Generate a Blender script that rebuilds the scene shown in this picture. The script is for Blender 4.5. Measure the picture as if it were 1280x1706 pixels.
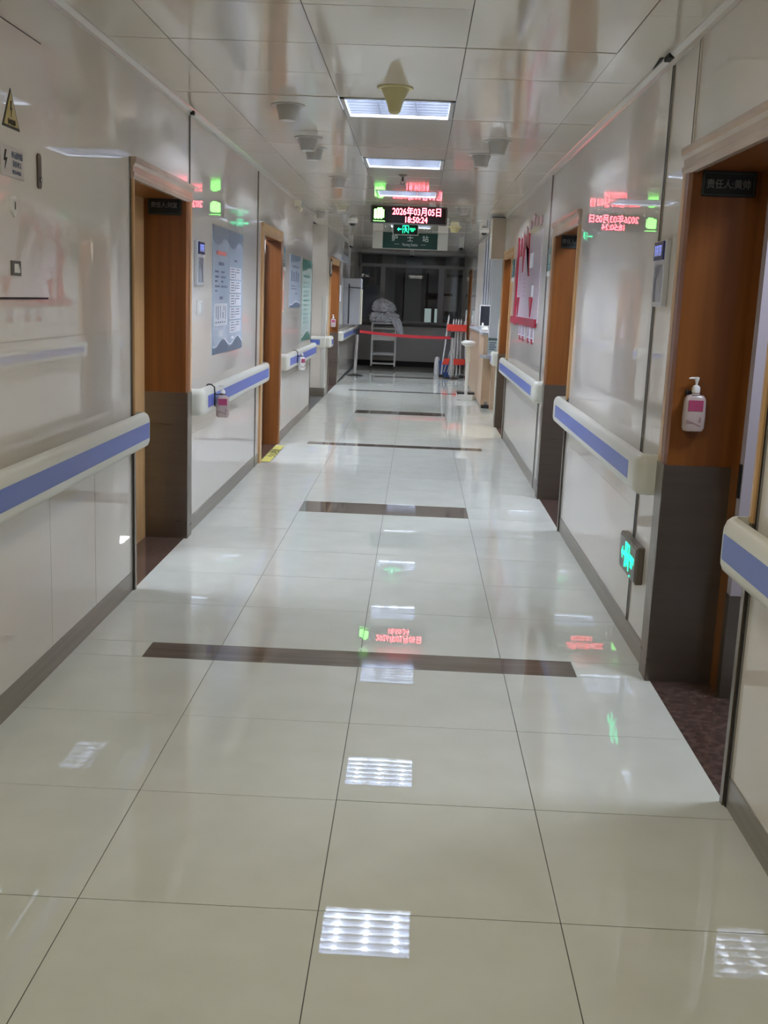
import bpy, bmesh, math, random
import numpy as np
from mathutils import Vector, Matrix, noise

PI = math.pi
random.seed(7)
S = bpy.context.scene
COL = S.collection
for o in list(bpy.data.objects):
    bpy.data.objects.remove(o)

# ---------------------------------------------------------------- camera
F_PX = 1783.7
yaw, pitch, roll = -0.02396, 0.19632, 0.03931
cy_, sy_ = math.cos(yaw), math.sin(yaw)
cp_, sp_ = math.cos(pitch), math.sin(pitch)
fw = Vector((sy_ * cp_, cy_ * cp_, -sp_))
rt = Vector((cy_, -sy_, 0))
up = rt.cross(fw)
r2 = rt * math.cos(roll) + up * math.sin(roll)
u2 = -rt * math.sin(roll) + up * math.cos(roll)
cd = bpy.data.cameras.new('camera')
cam = bpy.data.objects.new('camera', cd)
COL.objects.link(cam)
cam.matrix_world = Matrix(((r2.x, u2.x, -fw.x, 0.782), (r2.y, u2.y, -fw.y, 0.0),
                           (r2.z, u2.z, -fw.z, 1.493), (0, 0, 0, 1)))
cd.sensor_fit = 'HORIZONTAL'
cd.sensor_width = 36
cd.lens = F_PX / 1280 * 36
cd.clip_start = 0.05
S.camera = cam

# ---------------------------------------------------------------- world / exposure
w = bpy.data.worlds.new('world'); S.world = w; w.use_nodes = True
w.node_tree.nodes['Background'].inputs[0].default_value = (0.01, 0.012, 0.016, 1)
w.node_tree.nodes['Background'].inputs[1].default_value = 0.3
S.view_settings.view_transform = 'Standard'
S.view_settings.look = 'None'
S.view_settings.gamma = 1
S.view_settings.exposure = 1.2
S.cycles.max_bounces = 12
S.cycles.diffuse_bounces = 7
S.cycles.glossy_bounces = 6
S.cycles.sample_clamp_indirect = 6
S.cycles.caustics_reflective = True
S.cycles.use_denoising = True

# light levels, used by the builders further down
TUBE = 112.0          # emission of the fluorescent tubes
PANEL = .55          # lit reflector inside the fixtures
WARM_W = 13          # unseen warm fill lights, added to brighten the near end
WARD_W = {'a': 17, 'b': 15, 'c': 18, 'd': 26, 'e': 16, 'f': 30}
STATION_W = 30

def area(name, loc, size, watts, color, rot=(0, 0, 0), sy=None):
    d = bpy.data.lights.new(name, 'AREA'); d.energy = watts; d.color = color
    d.size = size
    if sy: d.shape = 'RECTANGLE'; d.size_y = sy
    o = bpy.data.objects.new(name, d); COL.objects.link(o)
    o.location = loc; o.rotation_euler = rot
    return o

COOL = (0.75, 0.83, 1.0)
area('ward_lamp', (-1.5, 5.32, 2.5), 0.5, WARD_W['a'], COOL)
area('ward_lamp', (2.65, 3.38, 2.5), 0.5, WARD_W['b'], COOL)
area('ward_lamp', (2.65, 7.4, 2.5), 0.5, WARD_W['c'], COOL)
area('ward_lamp', (-1.45, 9.85, 2.5), 0.5, WARD_W['d'], COOL)
area('ward_lamp', (2.6, 12.6, 2.5), 0.5, WARD_W['e'], (1.0, .92, .78))
area('ward_lamp', (-1.5, 17.7, 2.5), 0.5, WARD_W['f'], COOL)
area('facade_fill_light', (1.4, 29.5, 4.6), 0.5, 45, (.95, .97, 1.0), rot=(-.5, 0, 0))  # added light outside the window, lifts the dark facade
area('station_lamp', (3.0, 16.6, 2.48), 0.9, STATION_W, (0.93, 0.96, 1.0))
for yy, ww in ((-1.4, .42), (2.3, .50)):
    area('warm_fill_light', (0.62, yy, 2.5), 0.6, WARM_W * ww, (1.0, 0.965, 0.84))  # added warm fill over the near corridor, outside the view

# ---------------------------------------------------------------- materials
def mat(name, col, rough=0.5, metal=0.0, spec=0.5, emit=None, es=0.0, coat=0.0, trans=0.0, ior=None, alpha=None):
    m = bpy.data.materials.new(name); m.use_nodes = True
    b = m.node_tree.nodes['Principled BSDF']
    b.inputs['Base Color'].default_value = (*col, 1)
    b.inputs['Roughness'].default_value = rough
    b.inputs['Metallic'].default_value = metal
    b.inputs['Specular IOR Level'].default_value = spec
    if emit:
        b.inputs['Emission Color'].default_value = (*emit, 1)
        b.inputs['Emission Strength'].default_value = es
    if coat: b.inputs['Coat Weight'].default_value = coat; b.inputs['Coat Roughness'].default_value = 0.03
    if trans: b.inputs['Transmission Weight'].default_value = trans
    if ior: b.inputs['IOR'].default_value = ior
    return m

def nodes(m): return m.node_tree.nodes, m.node_tree.links, m.node_tree.nodes['Principled BSDF']

def mottle(m, c1, c2, scale=(3, 3, 3), detail=4, lo=.35, hi=.65, bump=0.0, bscale=None, rough=None):
    N, L, b = nodes(m)
    tc = N.new('ShaderNodeTexCoord'); mp = N.new('ShaderNodeMapping')
    mp.inputs['Scale'].default_value = scale
    L.new(tc.outputs['Object'], mp.inputs['Vector'])
    n = N.new('ShaderNodeTexNoise'); n.inputs['Scale'].default_value = 1; n.inputs['Detail'].default_value = detail
    L.new(mp.outputs['Vector'], n.inputs['Vector'])
    r = N.new('ShaderNodeValToRGB')
    r.color_ramp.elements[0].position = lo; r.color_ramp.elements[0].color = (*c1, 1)
    r.color_ramp.elements[1].position = hi; r.color_ramp.elements[1].color = (*c2, 1)
    L.new(n.outputs['Fac'], r.inputs['Fac']); L.new(r.outputs['Color'], b.inputs['Base Color'])
    if bump:
        n2 = N.new('ShaderNodeTexNoise'); n2.inputs['Scale'].default_value = bscale or 2; n2.inputs['Detail'].default_value = 1
        L.new(tc.outputs['Object'], n2.inputs['Vector'])
        bp = N.new('ShaderNodeBump'); bp.inputs['Strength'].default_value = 1; bp.inputs['Distance'].default_value = bump
        L.new(n2.outputs['Fac'], bp.inputs['Height']); L.new(bp.outputs['Normal'], b.inputs['Normal'])
    if rough:
        mr = N.new('ShaderNodeMapRange'); mr.inputs['To Min'].default_value = rough[0]; mr.inputs['To Max'].default_value = rough[1]
        L.new(n.outputs['Fac'], mr.inputs['Value']); L.new(mr.outputs['Result'], b.inputs['Roughness'])
    return m

WALL = mottle(mat('wall_enamel', (.6, .57, .52), .012, spec=.62), (.735, .69, .63), (.765, .72, .66), (1.2, 1.2, .8), 3, .3, .7, bump=.0004, bscale=1.3)
CEIL = mottle(mat('ceiling_enamel', (.6, .56, .5), .07, spec=.6), (.70, .645, .55), (.74, .685, .59), (1, 1, 1), 3, .3, .7, bump=.0014, bscale=1.5)
GAP = mat('joint_dark', (.10, .09, .075), .8)
SEAM = mat('board_joint', (.42, .40, .36), .4)
GAPF = mat('tile_joint', (.07, .065, .055), .7)
TILE = mottle(mat('polished_tile', (.6, .6, .56), .010, spec=.6), (.64, .655, .575), (.69, .705, .63), (5, 5, 5), 6, .3, .7, bump=.00022, bscale=2.5)
STRIP = mottle(mat('brown_inlay_tile', (.15, .12, .1), .05, spec=.55), (.10, .082, .066), (.19, .155, .125), (1.5, 14, 5), 6, .3, .7)
THRESH = mottle(mat('red_terrazzo', (.2, .1, .08), .12), (.055, .033, .026), (.12, .075, .06), (28, 28, 28), 6, .35, .68)
WOOD = mottle(mat('orange_wood_veneer', (.3, .12, .03), .32), (.150, .046, .007), (.235, .080, .014), (26, 26, 1.1), 5, .25, .75)
WOODL = mottle(mat('light_wood_moulding', (.5, .3, .15), .28), (.50, .29, .12), (.60, .37, .17), (20, 20, 1), 4, .3, .7)
HEADW = mottle(mat('head_moulding_paint', (.5, .38, .3), .25), (.47, .36, .28), (.56, .44, .35), (2, 2, 2), 3)
STEEL = mottle(mat('brushed_steel', (.3, .27, .23), .30, metal=.8), (.195, .165, .132), (.215, .183, .148), (2, 2, 40), 3, .3, .7, rough=(.25, .33))
CHROME = mat('bright_metal', (.30, .29, .275), .25, metal=.8)
BASEM = mottle(mat('steel_skirting', (.3, .28, .25), .3, metal=.6), (.27, .24, .20), (.32, .29, .25), (1, 1, 40), 3)
IVORY = mat('ivory_vinyl', (.70, .70, .62), .28)
BLUE = mat('blue_vinyl', (.115, .17, .52), .35)
WHITE = mat('white_plastic', (.78, .78, .76), .3)
CREAM = mat('cream_plastic', (.72, .68, .55), .35)
YELLOWC = mat('yellowed_plastic', (.62, .56, .28), .4)
GREYP = mat('grey_plastic', (.45, .45, .43), .4)
BLACK = mat('black_plastic', (.012, .013, .014), .3)
BLACKM = mat('matt_black', (.01, .01, .01), .7)
PLATE = mat('black_plate', (.006, .011, .010), .45)
PLATETX = mat('plate_lettering', (.20, .21, .20), .5)
TEAL = mat('teal_plate', (.03, .17, .19), .35)
DGREEN = mat('dark_green_plate', (.006, .045, .036), .35)
SIGNW = mat('sign_lettering', (.62, .72, .70), .5)
PRINT = mat('print_ink', (.13, .16, .24), .7)
PRED = mat('red_print', (.62, .17, .16), .6)
PAPER = mat('white_paper', (.72, .74, .80), .5)
POSTER = mottle(mat('pale_blue_poster', (.38, .47, .62), .25), (.47, .57, .72), (.56, .65, .78), (1, 1, 1.5), 2)
POSTD = mat('slate_blue_print', (.13, .20, .29), .3)
POSTG = mat('pale_green_poster', (.56, .68, .64), .25)
POSTGD = mat('dark_green_print', (.06, .22, .17), .3)
REDP = mat('crimson_acrylic', (.42, .02, .06), .25)
PINKP = mat('pale_pink_acrylic', (.70, .60, .67), .18)
MAUVE = mat('mauve_acrylic', (.40, .29, .30), .35)
ORANGEP = mat('salmon_print', (.62, .2, .14), .4)
YSIGN = mat('yellow_label', (.50, .40, .12), .35)
STICK = mat('yellow_floor_sticker', (.60, .55, .14), .3)
DOORI = mat('lilac_door_edge', (.42, .38, .42), .4)
CWOOD = mottle(mat('counter_beech', (.5, .36, .24), .35), (.50, .35, .225), (.58, .43, .29), (14, 14, 1), 4)
LIGHTG = mat('pale_grey_paint', (.42, .43, .46), .35)
ALU = mat('grey_aluminium', (.24, .24, .25), .35, metal=.3)
ENDW = mottle(mat('end_wall_paint', (.42, .42, .42), .4), (.40, .40, .41), (.45, .45, .46), (1, 1, 1), 3)
REDB = mat('red_belt', (.50, .02, .03), .6)
REDPL = mat('red_barrier_plate', (.72, .05, .03), .4)
BLUEB = mat('blue_cloth', (.04, .09, .30), .7)
SHEET = mottle(mat('grey_linen', (.48, .48, .52), .8), (.58, .59, .63), (.68, .69, .73), (6, 6, 6), 4)
BOTTLE = mat('clear_pink_gel_bottle', (.46, .37, .35), .2, spec=.5)
LABELM = mat('magenta_label', (.36, .05, .13), .5)
REFL = mat('louvre_aluminium', (.34, .36, .41), .22, metal=.9)
LAMPBOX = mat('lit_reflector', (.7, .75, .85), .5, emit=(.74, .84, 1), es=PANEL)
TUBEM = mat('fluorescent_tube', (.9, .9, .9), .5, emit=(.77, .85, 1), es=TUBE)
LEDR = mat('red_led', (.05, 0, 0), .5, emit=(1, .10, .14), es=4.2)
LEDG = mat('green_led', (0, .05, 0), .5, emit=(.22, 1, .16), es=2.6)
EXITG = mat('exit_green_led', (0, .05, 0), .5, emit=(.02, 1, .42), es=1.1)
SCREEN = mat('display_screen', (.02, .02, .03), .12)
DBLUE = mat('navy_display', (.03, .04, .16), .25)
DBLTX = mat('display_digits', (.35, .4, .7), .5, emit=(.3, .35, .8), es=.25)
GLASS = mat('window_glass', (.75, .8, .82), .01, trans=1.0, ior=1.5)
FARWIN = mat('lit_far_window', (.2, .2, .2), .5, emit=(.8, .95, .92), es=.17)
FARWALL = mottle(mat('night_facade', (.1, .1, .1), .8), (.05, .05, .055), (.30, .30, .29), (.6, .6, .35), 4)
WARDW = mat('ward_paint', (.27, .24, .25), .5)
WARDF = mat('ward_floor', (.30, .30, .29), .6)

# ---------------------------------------------------------------- mesh helpers
class MB:
    def __init__(self): self.bm = bmesh.new(); self.mi = 0
    def _f(self, vs):
        try:
            f = self.bm.faces.new(vs); f.material_index = self.mi; return f
        except ValueError: return None
    def box(self, a, b, bev=0.0, seg=2):
        x0, y0, z0 = [min(a[i], b[i]) for i in range(3)]; x1, y1, z1 = [max(a[i], b[i]) for i in range(3)]
        v = [self.bm.verts.new(c) for c in ((x0, y0, z0), (x1, y0, z0), (x1, y1, z0), (x0, y1, z0), (x0, y0, z1), (x1, y0, z1), (x1, y1, z1), (x0, y1, z1))]
        fs = [self._f([v[i] for i in q]) for q in ((0, 3, 2, 1), (4, 5, 6, 7), (0, 1, 5, 4), (1, 2, 6, 5), (2, 3, 7, 6), (3, 0, 4, 7))]
        if bev:
            es = list({e for f in fs for e in f.edges})
            r = bmesh.ops.bevel(self.bm, geom=es, offset=bev, segments=seg, affect='EDGES', profile=.5)
            for f in r['faces']: f.material_index = self.mi
        return self
    def prism(self, pts, axis, a, b):
        """pts: 2-D outline in the two other axes (in x,y,z order), extruded a..b along axis"""
        def P(p, t):
            l = list(p); l.insert(axis, t); return l
        A = [self.bm.verts.new(P(p, a)) for p in pts]; B = [self.bm.verts.new(P(p, b)) for p in pts]
        n = len(pts)
        self._f(A[::-1]); self._f(B)
        for i in range(n): self._f([A[i], A[(i + 1) % n], B[(i + 1) % n], B[i]])
        return self
    def lathe(self, prof, c=(0, 0, 0), n=28, axis='z', sx=1, sy=1):
        rings = []
        for r, z in prof:
            ring = []
            for k in range(n):
                a = 2 * PI * k / n; x, y = r * math.cos(a) * sx, r * math.sin(a) * sy
                p = {'z': (x, y, z), 'y': (x, z, y), 'x': (z, x, y)}[axis]
                ring.append(self.bm.verts.new((p[0] + c[0], p[1] + c[1], p[2] + c[2])))
            rings.append(ring)
        for i in range(len(rings) - 1):
            for k in range(n): self._f([rings[i][k], rings[i][(k + 1) % n], rings[i + 1][(k + 1) % n], rings[i + 1][k]])
        self._f(rings[0][::-1]); self._f(rings[-1])
        return self
    def tube(self, pts, r, n=10):
        pts = [Vector(p) for p in pts]; rings = []
        for i, p in enumerate(pts):
            d = (pts[min(i + 1, len(pts) - 1)] - pts[max(i - 1, 0)]).normalized()
            u = d.cross(Vector((0, 0, 1)))
            if u.length < .05: u = d.cross(Vector((0, 1, 0)))
            u.normalize(); v = d.cross(u)
            rr = r[i] if isinstance(r, (list, tuple)) else r
            rings.append([self.bm.verts.new(p + u * rr * math.cos(2 * PI * k / n) + v * rr * math.sin(2 * PI * k / n)) for k in range(n)])
        for i in range(len(rings) - 1):
            for k in range(n): self._f([rings[i][k], rings[i][(k + 1) % n], rings[i + 1][(k + 1) % n], rings[i + 1][k]])
        self._f(rings[0][::-1]); self._f(rings[-1])
        return self
    def rings(self, rings, close=True, caps=True):
        R = [[self.bm.verts.new(p) for p in r] for r in rings]; n = len(R[0])
        for i in range(len(R) - 1):
            for k in range(n if close else n - 1): self._f([R[i][k], R[i][(k + 1) % n], R[i + 1][(k + 1) % n], R[i + 1][k]])
        if caps: self._f(R[0][::-1]); self._f(R[-1])
        return self
    def build(self, name, mats, parent=None, loc=None, smooth=False, label=None, bevel=0):
        bmesh.ops.recalc_face_normals(self.bm, faces=self.bm.faces)
        me = bpy.data.meshes.new(name); self.bm.to_mesh(me); self.bm.free()
        for m in (mats if isinstance(mats, (list, tuple)) else [mats]): me.materials.append(m)
        o = bpy.data.objects.new(name, me); COL.objects.link(o)
        if smooth:
            for p in me.polygons: p.use_smooth = True
            me.set_sharp_from_angle(angle=math.radians(38))
        if parent: o.parent = parent
        if loc: o.location = loc
        if label: o['label'] = label
        if bevel:
            b = o.modifiers.new('bevel', 'BEVEL'); b.width = bevel; b.segments = 2; b.limit_method = 'ANGLE'
        return o

def tag(o, label=None, cat=None, group=None, kind=None):
    if label: o['label'] = label
    if cat: o['category'] = cat
    if group: o['group'] = group
    if kind: o['kind'] = kind
    return o

def struct(o): o['kind'] = 'structure'; return o

def thing(name, loc, label, cat, group=None, rz=0):
    o = bpy.data.objects.new(name, None); COL.objects.link(o); o.location = loc; o.rotation_euler = (0, 0, rz)
    o.empty_display_size = .05
    return tag(o, label, cat, group)

def copy_thing(root, loc, label, rz=None):
    r = root.copy(); COL.objects.link(r); r.location = loc
    if rz is not None: r.rotation_euler = (0, 0, rz)
    for ch in list(root.children):
        c = ch.copy(); COL.objects.link(c); c.parent = r
        for g in ch.children:
            d = g.copy(); COL.objects.link(d); d.parent = c
    r['label'] = label
    return r

def text(s, size, m, parent, loc, facing, name='lettering', bold=0.0, ext=.001, sx=1.0, spacing=1.0, rot=0):
    """centred lettering. facing: '-y' faces the camera end, '+x' faces right, '-x' faces left, '+z' lies on the floor"""
    c = bpy.data.curves.new('tmp', 'FONT'); c.body = s; c.size = 1.0; c.extrude = ext / size
    c.space_character = spacing
    c.align_x = 'CENTER'; c.align_y = 'CENTER'; c.resolution_u = 3
    t = bpy.data.objects.new('tmp', c); COL.objects.link(t)
    dg = bpy.context.evaluated_depsgraph_get()
    me = bpy.data.meshes.new_from_object(t.evaluated_get(dg)); bpy.data.objects.remove(t)
    me.transform(Matrix.Scale(size, 4))
    if bold:                       # heavier strokes: the glyphs repeated at tiny offsets
        bm = bmesh.new(); n0 = len(me.vertices)
        for q, (dx, dy) in enumerate(((0, 0), (bold, 0), (-bold, 0), (0, bold), (0, -bold))):
            me.transform(Matrix.Translation((dx, dy, q * 2e-5))); bm.from_mesh(me); me.transform(Matrix.Translation((-dx, -dy, -q * 2e-5)))
        bm.to_mesh(me); bm.free()
    xs = [v.co.x for v in me.vertices]; ys = [v.co.y for v in me.vertices]
    if xs:
        me.transform(Matrix.Translation((-(min(xs) + max(xs)) / 2, -(min(ys) + max(ys)) / 2, 0)))
    me.transform(Matrix.Scale(sx, 4, (1, 0, 0)))
    me.transform(Matrix.Rotation(rot, 4, 'Z'))
    M = {'-y': Matrix.Rotation(PI / 2, 4, 'X'),
         '+x': Matrix.Rotation(PI / 2, 4, 'Z') @ Matrix.Rotation(PI / 2, 4, 'X'),
         '-x': Matrix.Rotation(-PI / 2, 4, 'Z') @ Matrix.Rotation(PI / 2, 4, 'X'),
         '+z': Matrix.Identity(4)}[facing]
    me.transform(M)
    me.materials.clear(); me.materials.append(m)
    o = bpy.data.objects.new(name, me); COL.objects.link(o); o.parent = parent; o.location = loc
    return o

XL, XR, ZC = -0.6, 1.8, 2.53
ZD = 2.012        # underside of door heads
YN, YE = -3.0, 24.6

# ---------------------------------------------------------------- floor
ybands = []
def rows(y0, y1, n):
    for k in range(n): ybands.append((y0 + (y1 - y0) * k / n, y0 + (y1 - y0) * (k + 1) / n, None))
rows(2.406 - .6 * 9, 4.206, 12); ybands.append((4.206, 4.40, 'w'))
rows(4.40, 7.40, 5); ybands.append((7.40, 7.80, 'n'))
rows(7.80, 10.92, 5); ybands.append((10.92, 11.11, 'w'))
rows(11.11, 14.14, 5); ybands.append((14.14, 14.54, 'n'))
rows(14.54, 17.60, 5); ybands.append((17.60, 17.80, 'w'))
rows(17.80, 20.93, 5); ybands.append((20.93, 21.30, 'n'))
rows(21.30, 24.72, 6)
m = MB(); g = .0013
m.mi = 1
m.box((-.9, YN, -.05), (2.1, 24.8, -.0022))
rnd = random.Random(3)
def tile(x0, x1, y0, y1, mi):
    m.mi = mi
    a, b = (rnd.uniform(-.5, .5) * .0006 for _ in range(2))
    def z(sx, sy): return a * sx + b * sy
    cs = [(x0 + g, y0 + g, z(-1, -1)), (x1 - g, y0 + g, z(1, -1)), (x1 - g, y1 - g, z(1, 1)), (x0 + g, y1 - g, z(-1, 1))]
    top = [m.bm.verts.new(c) for c in cs]; bot = [m.bm.verts.new((c[0], c[1], -.004)) for c in cs]
    m._f(top)
    for i in range(4): m._f([top[i], bot[i], bot[(i + 1) % 4], top[(i + 1) % 4]])
xt = [-1.2, -.6, 0, .6, 1.2, 1.8, 2.4]
for y0, y1, s in ybands:
    if s is None:
        for i in range(1, 5): tile(xt[i], xt[i + 1], y0, y1, 0)
    elif s == 'w':
        for a, b, k in ((-.6, -.3, 0), (-.3, 0, 2), (0, .6, 2), (.6, 1.2, 2), (1.2, 1.5, 2), (1.5, 1.8, 0)): tile(a, b, y0, y1, k)
    else:
        for a, b, k in ((-.6, 0, 0), (0, .6, 2), (.6, 1.2, 2), (1.2, 1.8, 0)): tile(a, b, y0, y1, k)
for y in np.arange(13.5, 24.6, .6):      # the nurse-station bay on the right
    if y < 19.4:
        for x in (1.8, 2.4, 3.0, 3.6): tile(x, x + .6, y, min(y + .6, 19.5), 0)
m.mi = 1; m.box((1.8, 13.4, -.05), (4.3, 19.6, -.0022))
struct(m.build('floor', [TILE, GAPF, STRIP]))

# ---------------------------------------------------------------- ceiling (lay-in panels, holes for the fixtures)
cx = [-.75, -.313, .312, .934, 1.562, 1.95]
y0c, rs = 5.97, .605
LIGHT_ROWS = [-8, 0, 4, 8, 12, 16, 20, 24]
m = MB()
for k in range(-15, 32):
    ya, yb = y0c + k * rs, y0c + (k + 1) * rs
    if ya > YE + .1: break
    for i in range(5):
        if i == 2 and k in LIGHT_ROWS: continue
        m.mi = 0
        gg = .0018
        dz = rnd.uniform(-.0012, .0012)
        a, b = (rnd.uniform(-1, 1) * .0007 for _ in range(2))
        cs = [(cx[i] + gg, ya + gg, ZC + dz - a - b), (cx[i + 1] - gg, ya + gg, ZC + dz + a - b), (cx[i + 1] - gg, yb - gg, ZC + dz + a + b), (cx[i] + gg, yb - gg, ZC + dz - a + b)]
        lo = [m.bm.verts.new(c) for c in cs]; hi = [m.bm.verts.new((c[0], c[1], ZC + .012)) for c in cs]
        m._f(lo)
        for j in range(4): m._f([lo[j], lo[(j + 1) % 4], hi[(j + 1) % 4], hi[j]])
m.mi = 1
# backing above the joints, in strips that leave the fixture cells open
m.box((-.75, YN, ZC + .010), (cx[2] - .002, YE, ZC + .02)); m.box((cx[3] + .002, YN, ZC + .010), (1.95, YE, ZC + .02))
prev = YN
for k in LIGHT_ROWS:
    m.box((cx[2] - .002, prev, ZC + .010), (cx[3] + .002, y0c + k * rs - .002, ZC + .02)); prev = y0c + (k + 1) * rs + .002
m.box((cx[2] - .002, prev, ZC + .010), (cx[3] + .002, YE, ZC + .02))
m.mi = 0
m.box((1.95, 13.4, ZC), (4.3, 19.6, ZC + .02))
struct(m.build('ceiling', [CEIL, GAP]))

# ---------------------------------------------------------------- walls
DOORS_L = [(5.20, 6.52), (9.50, 10.90), (16.85, 18.75)]
DOORS_R = [(3.10, 4.33), (7.10, 8.42), (12.05, 13.25)]
def wall(side, doors, segs, name, seams=()):
    s = -1 if side == 'L' else 1
    x = XL if side == 'L' else XR
    for a, b, depth in segs:
        m = MB(); m.box((x, a, 0), (x + s * depth, b, ZC + .008)); m.mi = 1
        for kind, u, v0, v1 in seams:          # fine joints between the wall boards
            if kind == 'v' and a < u < b: m.box((x - s * .0006, u - .0009, v0), (x + s * .001, u + .0009, v1))
            if kind == 'h' and a <= v0 and v1 <= b: m.box((x - s * .0006, v0, u - .0009), (x + s * .001, v1, u + .0009))
        struct(m.build(name, [WALL, SEAM]))
    for a, b in doors:
        struct(MB().box((x, a, ZD + .06), (x + s * .12, b, ZC + .008)).build(name, WALL))
wall('L', DOORS_L, [(YN, 5.20, .28), (6.52, 9.50, .28), (10.90, 14.05, .20), (18.75, YE + .1, .2)], 'wall_left',
     [('v', 4.0, .1, .76), ('v', 4.58, .1, .80), ('v', 3.4, .1, .76), ('h', .615, 6.53, 9.3), ('h', 1.30, 3.0, 5.1), ('h', .66, 10.95, 14.0), ('v', 12.0, .1, .66), ('v', 13.0, .1, .66)])
# set-back bay and pier after the third stretch of the left wall
struct(MB().box((-.86, 14.05, 0), (-1.0, 16.3, ZC + .008)).build('wall_left', WALL)); struct(MB().box((XL, 16.3, 0), (-.9, 16.85, ZC + .008)).build('wall_left', WALL))
wall('R', DOORS_R, [(YN, 3.10, .28), (4.33, 7.10, .28), (8.42, 12.05, .28), (13.25, 13.62, .22), (19.5, 21.2, .2), (22.3, YE + .1, .2)], 'wall_right',
     [('h', .61, 4.8, 7.0), ('h', .61, 9.0, 12.0)])
struct(MB().box((XR, 21.2, ZD + .1), (XR + .1, 22.3, ZC + .008)).build('wall_right', WALL)); struct(MB().box((XR + .1, 21.2, 0), (XR + .2, 22.3, ZC)).build('wall_right', WALL))
# far end wall, with window opening
m = MB(); wz0, wz1 = .95, 2.5
m.box((-.85, YE, 0), (2.0, YE + .2, wz0)); m.box((-.85, YE, wz1), (2.0, YE + .2, ZC + .02))
m.box((-.85, YE, wz0), (-.60, YE + .2, wz1)); m.box((1.84, YE, wz0), (2.0, YE + .2, wz1))
struct(m.build('wall_end', ENDW))
struct(MB().box((-.9, YN - .1, 0), (2.1, YN, ZC + .02)).build('wall_near', mat('dark_door_wall', (.16, .12, .09), .4)))
# nurse-station bay walls
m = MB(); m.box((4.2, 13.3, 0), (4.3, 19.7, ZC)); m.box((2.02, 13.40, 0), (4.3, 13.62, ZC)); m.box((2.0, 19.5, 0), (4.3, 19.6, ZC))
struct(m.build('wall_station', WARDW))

# skirting
def base(side, segs, name):
    s = -1 if side == 'L' else 1; x = XL if side == 'L' else XR
    m = MB()
    for a, b in segs: m.box((x - s * .004, a, -.001), (x + s * .01, b, .10))
    return m
m = base('L', [(YN, 5.20), (6.52, 9.50), (10.90, 14.05)], '')
m.box((-.856, 14.05, -.001), (-.87, 16.3, .10)); m.box((-.856, 16.304, -.001), (XL + .004, 16.296, .13)); m.box((XL + .004, 16.296, -.001), (XL, 16.85, .13))
struct(m.build('baseboard_left', BASEM))
struct(base('R', [(YN, 3.10), (4.33, 7.10), (8.42, 12.05), (13.25, 13.62)], '').build('baseboard_right', BASEM))
m = MB(); m.box((XL, YE - .006, 0), (1.8, YE + .01, .12)); m.box((XL + .008, 18.75, -.001), (XL - .01, YE, .03))
struct(m.build('baseboard_end', BLACKM))

# cornice strips where the wall boards meet the ceiling
for s, x, n in ((1, XL, 'trim_1'), (-1, XR, 'trim_2')):
    m = MB()
    pr = [(x - s * .002, ZC - .034), (x + s * .006, ZC - .034), (x + s * .012, ZC - .022), (x + s * .03, ZC - .008), (x + s * .034, ZC + .002), (x - s * .002, ZC + .002)]
    for a, b in ((YN, 13.62), (13.62, YE)) if s == -1 else ((YN, 14.05), (16.3, YE)): m.prism(pr, 1, a, b)
    if s == -1: pass
    struct(m.build(n, mat('cornice_white', (.62, .58, .52), .2)))

# vertical metal joint strips
m = MB()
def vstrip(y, s, z0, z1, wd=.012, d=.006):
    x = XL if s < 0 else XR
    m.box((x - s * d, y - wd, z0), (x + s * .002, y + wd, z1))
    m.mi = 1; m.box((x - s * (d + .0012), y - .0035, z0), (x + s * .002, y + .0035, z1)); m.mi = 0
vstrip(5.193, -1, 0, 2.098, .007); vstrip(6.53, -1, 2.098, 2.50, .010); vstrip(9.27, -1, 0, 2.50, .022)
vstrip(14.04, -1, 0, 1.9, .006)
struct(m.build('trim_3', [CHROME, BLACKM]))
m = MB()
vstrip(4.74, 1, .10, 2.485, .016); vstrip(8.80, 1, 0, 2.50, .026); vstrip(3.092, 1, 0, 2.098, .008); vstrip(7.092, 1, 0, .9, .007)
struct(m.build('trim_4', [CHROME, BLACKM]))
m = MB(); m.box((XR - .006, 4.285, 2.098), (XR + .002, 4.345, 2.49)); m.mi = 1; m.box((XR - .0075, 4.30, 2.098), (XR, 4.304, 2.49))
struct(m.build('trim_5', [WALL, GAP]))
struct(MB().box((XL + .006, 6.545, ZC - .03), (XL + .03, 6.50, ZC - .008)).build('trim_6', BLACKM))
m = MB(); m.box((XR - .036, 4.70, ZC - .022), (XR + .0, 4.79, ZC - .004)); m.prism([(XR - .05, 4.82), (XR - .012, 5.30), (XR - .004, 5.30), (XR - .036, 4.80)], 2, ZC - .004, ZC - .001)
struct(m.build('trim_7', BLACKM))

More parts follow.
